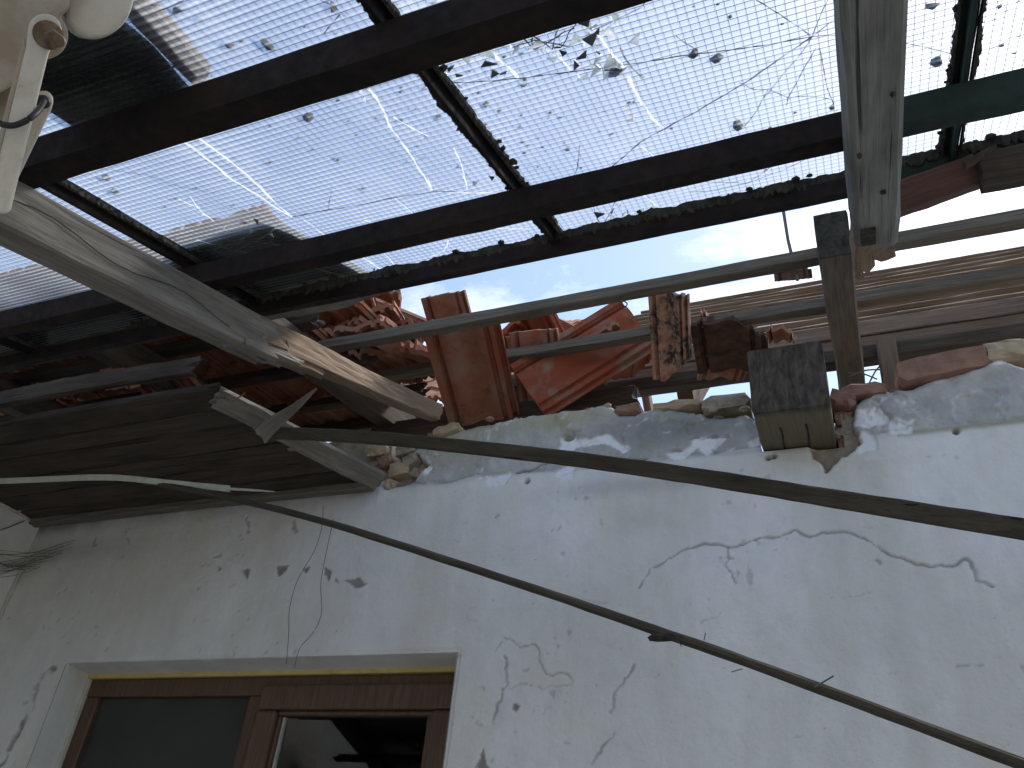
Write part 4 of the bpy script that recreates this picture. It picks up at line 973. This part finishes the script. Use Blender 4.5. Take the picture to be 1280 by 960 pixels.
# mortar lumps on the glass
LUMPS = [(385, 148, 7), (336, 60, 9), (923, 158, 8), (770, 92, 9), (866, 68, 6), (895, 77, 7), (492, 78, 11), (415, 10, 7), (130, 222, 7), (145, 240, 5), (248, 152, 6), (607, 132, 5), (710, 187, 5), (549, 50, 6), (287, 58, 4), (1168, 8, 7), (1170, 78, 6), (222, 14, 6), (250, 25, 3), (1040, 135, 4), (500, 150, 4), (453, 236, 4), (310, 277, 4), (655, 107, 4), (1250, 8, 3), (765, 168, 3), (548, 148, 4), (336, 204, 3), (219, 248, 3)]
LUMP_LABEL = {(385, 148): 'small upright dark crumb alone in the middle of the left pane', (336, 60): 'grey lump on the glass just above the nearest purlin', (923, 158): 'brown flat lump on the glass just above the middle purlin',
    (770, 92): 'dark lump caught where two cracks cross in the centre pane', (492, 78): 'dark leafy lump beside the crossing of purlin and glazing bar', (866, 68): 'mossy lump on the long dark crack', (895, 77): 'lump just below the long dark crack, right of the mossy one',
    (1168, 8): 'reddish bit on the glass right of the pale rafter, upper one', (1170, 78): 'pointed bit on the glass right of the pale rafter, lower one'}
for i, (x, y, s) in enumerate(LUMPS):
    c = at_can(x, y, .012); s_ = s * c.length / 1060 * .42
    V, Fc = lump_vf((0, 0, 0), s_, rsd, (rsd.uniform(.8, 1.7), rsd.uniform(.7, 1.3), .55), 1); V = [v + Vector((rsd.uniform(-1, 1), rsd.uniform(-1, 1), rsd.uniform(-1, 1))) * s_ * .35 for v in V]
    o = obj('mortar_lump', V, Fc, MT['debris'], None, Matrix.Translation(c + NRM * s_ * .3)); tag(o, LUMP_LABEL.get((x, y), 'small dark lump of mortar lying on the wired glass'), 'lump', 'mortar lumps scattered on the glass')
P = []
for i in range(260):
    x, y = rsd.uniform(60, 1270), rsd.uniform(0, 380)
    if rsd.random() < .5: x, y = rsd.choice([(430, 150), (640, 140), (280, 240), (700, 200), (150, 90), (520, 60)]); x += rsd.gauss(0, 60); y += rsd.gauss(0, 40)
    c = at_can(x, y, .0105)
    if c.y > 1.13 or c.y < .1: continue
    P.append(lump_vf(c, rsd.uniform(.0008, .0026), rsd, (1.4, 1, .6), 1))
tag(obj('grit', *merge(P), MT['debris']), 'dark grit and crumbs strewn over the wired glass', 'grit', kind='stuff')

# ================================================================ boards jammed at the upper edge of the canopy
def plank_px(name, a_, b_, Ya, Yb, w, h, mat, label, cat='board', up=(0, 0, 1), **kw):
    o = timber(name, at_y(*a_, Ya), at_y(*b_, Yb), w, h, MT[mat], None, up, **kw); tag(o, label, cat); return o
plank_px('board', (1085, 262), (1226, 213), 1.17, 1.17, .05, .052, 'plank_red', 'reddish board wedged under the canopy edge behind the pale rafter', up=(0, -.5, 1), seed=801, seg=8, jag0=.01, jag1=.01)
plank_px('board', (1224, 217), (1420, 175), 1.15, 1.15, .05, .055, 'wood_dark', 'dark board under the canopy edge at the far right', up=(0, -.3, 1), seed=802, seg=8)
plank_px('splinter', (1205, 206), (1246, 183), 1.10, 1.10, .014, .010, 'wood_dark', 'dark splinter sticking out over the glass at right', seed=803, seg=4, taper=.4)

# ================================================================ loose tiles
def tile_px(c, Y, ux, vy, me_, label, name='clay_tile', group=None):
    o = tile_at(at_y(*c, Y), ux, vy, me_, None, name); tag(o, label, 'tile', group); return o
def dirpx(a_, Ya, b_, Yb): return at_y(*b_, Yb) - at_y(*a_, Ya)
# the tile's foot hangs away from us behind the middle batten
def tile_quad(tl, tr, bl, me_, label, name='clay_tile'):
    """three corners (px,py,Y) of the visible underside: head-left, head-right, foot-left"""
    A, B, C = at_y(*tl[:2], tl[2]), at_y(*tr[:2], tr[2]), at_y(*bl[:2], bl[2])
    x = (B - A).normalized(); y = (A - C); y = (y - x * y.dot(x)).normalized(); z = x.cross(y)
    mm = Matrix((x * ((B - A).length / TW), y * ((A - C).length / TL), z)).transposed().to_4x4(); mm.translation = (B + C) / 2
    o = obj(name, None, None, None, None, mm, me=me_); tag(o, label, 'tile'); return o
tile_quad((526, 405, 1.87), (622, 388, 1.93), (563, 532, 2.30), TM, 'reddish tile hanging upright through the two battens, left of the tilted one')
tile_quad((775, 376, 2.21), (826, 436, 2.27), (637, 458, 2.15), TMD, 'large dusty tile tilted over between the middle batten and wall head')
tile_quad((684, 385, 2.34), (756, 380, 2.38), (650, 452, 2.46), TMB, 'pink broken tile behind the large tilted tile', 'broken_tile')
tile_quad((793, 364, 2.0), (842, 370, 2.0), (838, 472, 2.26), TML, 'narrow spotted tile standing between the battens, right of the tilted one')
tile_quad((855, 404, 2.1), (950, 398, 2.12), (880, 462, 2.32), TMS, 'black sooty tile slumped beside the thick joist end')
tile_quad((530, 372, 2.12), (585, 362, 2.12), (545, 440, 2.3), TM, 'orange tile edge standing against the sky above the upper batten')
tile_quad((625, 398, 2.2), (655, 395, 2.2), (632, 450, 2.34), TMC, 'small pale tile fragment in the gap left of the tilted tile', 'broken_tile')
tile_quad((640, 415, 2.12), (700, 410, 2.12), (650, 500, 2.3), TM, 'dark red tile tucked behind the hanging pair')
heap = [((375, 395), 2.02, .05, .12, TM), ((410, 402), 2.06, .1, .2, TM), ((450, 398), 2.10, -.06, .25, TM), ((470, 418), 2.02, -.1, .05, TMB), ((500, 408), 2.14, .1, .3, TM), ((430, 420), 2.0, .2, .12, TM), ((520, 432), 2.12, .2, .3, TMC), ((400, 388), 2.14, .0, .35, TMB), ((490, 440), 2.1, -.2, .1, TM)]
rh = random.Random(31)
for q in range(16):
    heap.append(((rh.uniform(372, 545), rh.uniform(398, 450)), rh.uniform(2.0, 2.3), rh.uniform(-.5, .5), rh.uniform(-.3, .6), rh.choice([TMB, TMC, TMC, TM])))
for i, (c, Y, rl, pt, me_) in enumerate(heap):
    p = at_y(c[0] - 20, c[1] + 2, Y); o = tile_at(p, (1, rsd.uniform(-.35, .35), rl), (rsd.uniform(-.2, .2), 1, pt), me_, None, 'clay_tile'); tag(o, 'red clay tile in the jumbled heap above the broken beam', 'tile', 'tiles heaped at the end of the upper batten')
for q in range(7):
    p = at_y(rh.uniform(615, 800), rh.uniform(436, 468), rh.uniform(2.36, 2.5)); o = tile_at(p, (1, rh.uniform(-.4, .4), rh.uniform(-.5, .5)), (rh.uniform(-.4, .4), 1, rh.uniform(-.2, .5)), rh.choice([TMB, TMC]), None, 'broken_tile'); tag(o, 'broken red tile piece wedged behind the hanging tiles', 'tile', 'tile pieces behind the hanging tiles')
tile_quad((455, 378, 2.2), (476, 376, 2.2), (462, 408, 2.22), TMC, 'pointed orange tile shard standing against the sky', 'broken_tile')
tile_quad((962, 400, 2.3), (1000, 398, 2.3), (955, 425, 2.4), TMC, 'small orange tile piece left of the rafter foot', 'broken_tile')
tile_quad((880, 385, 2.3), (890, 383, 2.3), (870, 398, 2.35), TMC, 'tiny orange tile crumb on the middle batten', 'broken_tile')
tile_quad((870, 440, 2.25), (930, 440, 2.3), (880, 470, 2.4), TM, 'orange tile lying low under the sooty tile')
tile_quad((185, 470, 1.75), (258, 462, 1.75), (190, 520, 1.95), TM, 'greyish pink tile underside showing above the dark soffit')
tile_quad((140, 452, 1.55), (178, 448, 1.55), (120, 478, 1.6), TMC, 'lit orange tile scrap in the dark left eaves', 'broken_tile')
tile_quad((966, 334, 4.2), (1012, 330, 4.3), (968, 352, 4.25), TMS, 'dark tile fragment lying high on the bare battens by the thin rod', 'broken_tile')
V, Fc = tube_vf([at_y(979, 262, 4.3), at_y(985, 300, 4.3), at_y(997, 350, 4.3)], .012, 6); tag(obj('metal_rod', V, Fc, MT['wire_thin']), 'thin rod standing up from the roof against the sky', 'rod')
hk = [at_y(*q, BY1) for q in [(776, 372), (777, 376), (781, 377), (784, 380), (782, 383), (778, 382)]]
V, Fc = tube_vf(smooth_path(hk, 4), .0022, 5); tag(obj('wire_hook', V, Fc, MT['wire_thin']), 'tiny bent wire hook under the upper batten', 'hook')
for i, (a_, b_) in enumerate([((1063, 470), (1100, 462)), ((1086, 480), (1102, 455)), ((1060, 466), (1096, 474))]):
    V, Fc = tube_vf(smooth_path([at_y(*a_, 2.3), at_y((a_[0] + b_[0]) / 2, (a_[1] + b_[1]) / 2 - 3, 2.32), at_y(*b_, 2.3)], 4), .0025, 5); tag(obj('straw', V, Fc, MT['wood_batten']), 'straw stalk in the gap above the wall, right of the rafter foot', 'straw', 'straw in the gap above the wall')
timber('rafter', (.07 + .08, 2.5, 2.9), (.16, 2.5, 3.4), .06, .06, MT['wood_brown'], roof, (0, 1, 0), seed=870, seg=4)

# ================================================================ fallen battens, planks and strip in front of the wall
def bent_timber(name, pts, w, h, mat, label, cat, seed=1, rough=.0006, square=True, rr=None):
    P = smooth_path(pts, 8); r = random.Random(seed); V = []; Fc = []
    prof = [(-.5, -.42), (-.42, -.5), (.42, -.5), (.5, -.42), (.5, .42), (.42, .5), (-.42, .5), (-.5, .42)] if square else [(.5 * math.cos(k * math.pi / 4), .5 * math.sin(k * math.pi / 4)) for k in range(8)]
    mw = frame(P[0], P[-1] - P[0], (0, -.35, 1)); inv = mw.inverted(); P = [inv @ p for p in P]; n = len(prof)
    for i, p in enumerate(P):
        for (a_, b_) in prof: V.append((p.x, p.y + a_ * w + r.uniform(-rough, rough), p.z + b_ * h + r.uniform(-rough, rough)))
    for i in range(len(P) - 1):
        for j in range(n): Fc.append((i * n + j, i * n + (j + 1) % n, (i + 1) * n + (j + 1) % n, (i + 1) * n + j))
    Fc += [tuple(range(n)), tuple((len(P) - 1) * n + j for j in range(n))]
    o = obj(name, V, Fc, MT[mat], None, mw); tag(o, label, cat); return o
r1 = bent_timber('fallen_batten', [at_y(*q) for q in [(330, 541, 1.60), (460, 547, 1.576), (660, 567, 1.538), (840, 591, 1.492), (1040, 623, 1.436), (1280, 662, 1.36), (1560, 708, 1.28)]], .033, .032, 'wood_rod', 'thick fallen batten slanting across the wall, upper of the two', 'batten', 5)
r2 = bent_timber('fallen_pole', [at_y(*q) for q in [(178, 601, 1.69), (285, 622, 1.665), (415, 655, 1.634), (640, 727, 1.58), (820, 788, 1.525), (960, 837, 1.48), (1280, 956, 1.38), (1560, 1062, 1.3)]], .018, .018, 'wood_rod', 'thin fallen pole slanting down across the wall, lower of the two', 'pole', 6, .0005, False)
for (par, a_, b_, Y, r_) in [(r2, (1018, 859), (1042, 845), 1.44, .0013), (r2, (880, 800), (882, 791), 1.47, .0009), (r2, (852, 808), (848, 802), 1.48, .0009), (r2, (928, 836), (914, 840), 1.46, .0008)]:
    V, Fc = tube_vf([at_y(*a_, Y), at_y(*b_, Y)], r_, 5); obj('nail', V, Fc, MT['wire_thin'], par)
c_ = at_y(832, 797, 1.475); V, Fc = lump_vf((0, 0, 0), .012, rsd, (2.2, .9, .8), 2); obj('knot', V, Fc, MT['putty'], r2, Matrix.Translation(c_))
bent_timber('trim_strip', [at_y(*q) for q in [(-260, 622, 1.62), (-80, 606, 1.65), (60, 599, 1.68), (140, 597, 1.68), (215, 604, 1.68), (286, 611, 1.68)]], .012, .018, 'strip', 'ivory plastic strip sagging below the dark soffit', 'strip', 8, .0004)
V, Fc = tube_vf([at_y(284, 611, 1.68), at_y(320, 613, 1.68), at_y(343, 614.5, 1.68)], .003, 5, [.0045, .0035, .001]); tag(obj('strip_tip', V, Fc, MT['strip']), 'thin broken tip at the end of the ivory strip', 'strip')
pk = timber('broken_plank', at_z(268, 495, 2.80), at_z(476, 602, 2.80), .064, .02, MT['wood_grey'], None, (-.45, .6, 1), seed=901, seg=14, rough=.0025, jag0=.035, jag1=.012, k=5); tag(pk, 'grey broken plank hanging under the end of the dark soffit', 'plank')
V, Fc = tube_vf([at_z(290, 502, 2.788), at_z(306, 492, 2.77)], .002, 5); obj('nail', V, Fc, MT['rust'], pk)
A, B = at_y(324, 545, 1.56), at_y(396, 486, 1.52)
V, Fc = timber_mesh((B - A).length, .052, .012, seed=903, seg=8, rough=.0015, jag0=.008, taper=.10, k=4); tag(obj('split_board', V, Fc, MT['wood_grey'], None, frame(A, B - A, -ray(355, 515))), 'short pointed split board crossing the broken plank', 'board')
V, Fc = lump_vf((0, 0, 0), .012, rsd, (1.8, .5, .7), 1); tag(obj('wood_chip', V, Fc, MT['wood_fresh'], None, Matrix.Translation(at_z(365, 562, 2.80))), 'small raw wood chip stuck under the grey plank', 'chip')
# hanging wires over the window, cobweb in the corner
for i, (pts, Y, lb) in enumerate([([(404, 632), (402, 660), (392, 690), (372, 725), (362, 760), (361, 790), (358, 830)], 2.05, 'left one of two thin wires hanging down to the window'), ([(417, 648), (408, 690), (401, 730), (402, 765), (392, 790), (375, 810), (368, 835)], 2.05, 'right one of two thin wires hanging down to the window')]):
    V, Fc = tube_vf(smooth_path([at_y(*q, Y) for q in pts], 5), .0010, 5); tag(obj('hanging_wire', V, Fc, MT['wire_thin']), lb, 'wire')
WB = []
for k in range(26):
    t = rsd.random(); a_ = Vector((XL + .012, 2.02 - rsd.random() * .1, 2.62 + rsd.uniform(-.06, .05))); x1, y1 = 29 + t * 66, 714 - t * 38
    b_ = at_y(x1 + rsd.uniform(-4, 4), y1 + rsd.uniform(-5, 6), 2.085)
    mid = (a_ + b_) / 2 + Vector((0, 0, -.02 * rsd.random())); WB.append(tube_vf(smooth_path([a_, mid, b_], 4), rsd.uniform(.0005, .0014), 4))
tag(obj('cobweb', *merge(WB), MT['web']), 'dusty cobweb across the wall corner at left', 'cobweb', kind='stuff')

# ================================================================ AWNING ARM near the camera, top left
aw = empty('awning_arm', at_y(40, 60, .45)); tag(aw, 'ivory folding awning arm with rusty hinge bolt close to the camera', 'awning')
def dpt(px, py, d): return CAM + ray(px, py) * d
VIEW = ray(60, 100).normalized()
def plate(nm, pts, d, th, mat='awning', bev=.003, par=aw, dd=None):
    P = [dpt(x, y, d if dd is None else dd[i]) for i, (x, y) in enumerate(pts)]; V, Fc = slab_vf(P, VIEW, th)
    me_ = bpy.data.meshes.new(nm); me_.from_pydata([tuple(v) for v in V], [], Fc); bm = bmesh.new(); bm.from_mesh(me_); bmesh.ops.recalc_face_normals(bm, faces=bm.faces)
    if bev: bmesh.ops.bevel(bm, geom=list(bm.edges), offset=bev, segments=3, affect='EDGES', profile=.5)
    bm.to_mesh(me_); bm.free(); me_.materials.append(MT[mat]); return obj(nm, None, None, None, par, me=me_, smooth=False)
def arc(cx, cy, r, a0, a1, n=8): return [(cx + r * math.cos(math.radians(a0 + (a1 - a0) * i / n)), cy + r * math.sin(math.radians(a0 + (a1 - a0) * i / n))) for i in range(n + 1)]
plate('cassette', [(70, -60), (180, -60), (170, -10), (163, 18), (150, 36), (132, 46), (112, 48), (92, 42), (80, 28)], 1.02, .06, bev=.008)
plate('bracket', [(-60, -60), (85, -60), (88, 10)] + arc(56, 44, 30, -50, 60, 6) + [(42, 80), (10, 110), (-60, 150)], 1.00, .03, 'awning_tan', bev=.005)
plate('arm', [(-18, 268), (12, 268), (62, 62)] + arc(56, 38, 22, 30, -160, 8) + [(32, 60)], .955, .026, bev=.005, dd=[.93, .93, .955] + [.957] * 9 + [.955])
plate('arm_edge', [(-26, 262), (-19, 266), (33, 62), (30, 46)], .958, .03, 'awning_tan', bev=.002)
plate('lower_arm', [(-20, 250), (4, 262), (64, 138)] + arc(54, 126, 13, 20, -140, 6) + [(30, 140)], 1.01, .02, bev=.004)
plate('rear_arm', [(-40, 120), (-40, 170), (10, 152), (30, 96), (38, 60), (20, 52)], 1.04, .02, 'awning_tan', bev=.004)
def bolt(px, py, d, r, th, mat, nm, n=6):
    c = dpt(px, py, d); V, Fc = [], []; fr_ = frame(c, -VIEW, (0, 0, 1))
    for k, (rad, x) in enumerate([(r * .86, 0), (r, th * .25), (r, th * .8), (r * .8, th)]):
        for j in range(n): V.append((x, rad * math.cos(2 * math.pi * j / n), rad * math.sin(2 * math.pi * j / n)))
    for k in range(3):
        for j in range(n): Fc.append((k * n + j, k * n + (j + 1) % n, (k + 1) * n + (j + 1) % n, (k + 1) * n + j))
    Fc += [tuple(range(n)), tuple(3 * n + j for j in range(n))]; return obj(nm, V, Fc, MT[mat], aw, fr_)
bolt(60, 44, .95, .0155, .006, 'rust', 'washer', 20); bolt(67, 49, .943, .0105, .012, 'rust', 'bolt', 6); bolt(74, 51, .93, .0065, .010, 'rust', 'bolt', 14)
bolt(54, 127, 1.0, .008, .01, 'cable', 'rivet', 12)
V, Fc = tube_vf(smooth_path([dpt(*q) for q in [(-30, 135, .93), (-5, 152, .93), (15, 157, .93), (34, 150, .93), (48, 138, .95), (55, 126, .99)]], 6), .0035, 8); obj('cable', V, Fc, MT['cable'], aw, smooth=True)
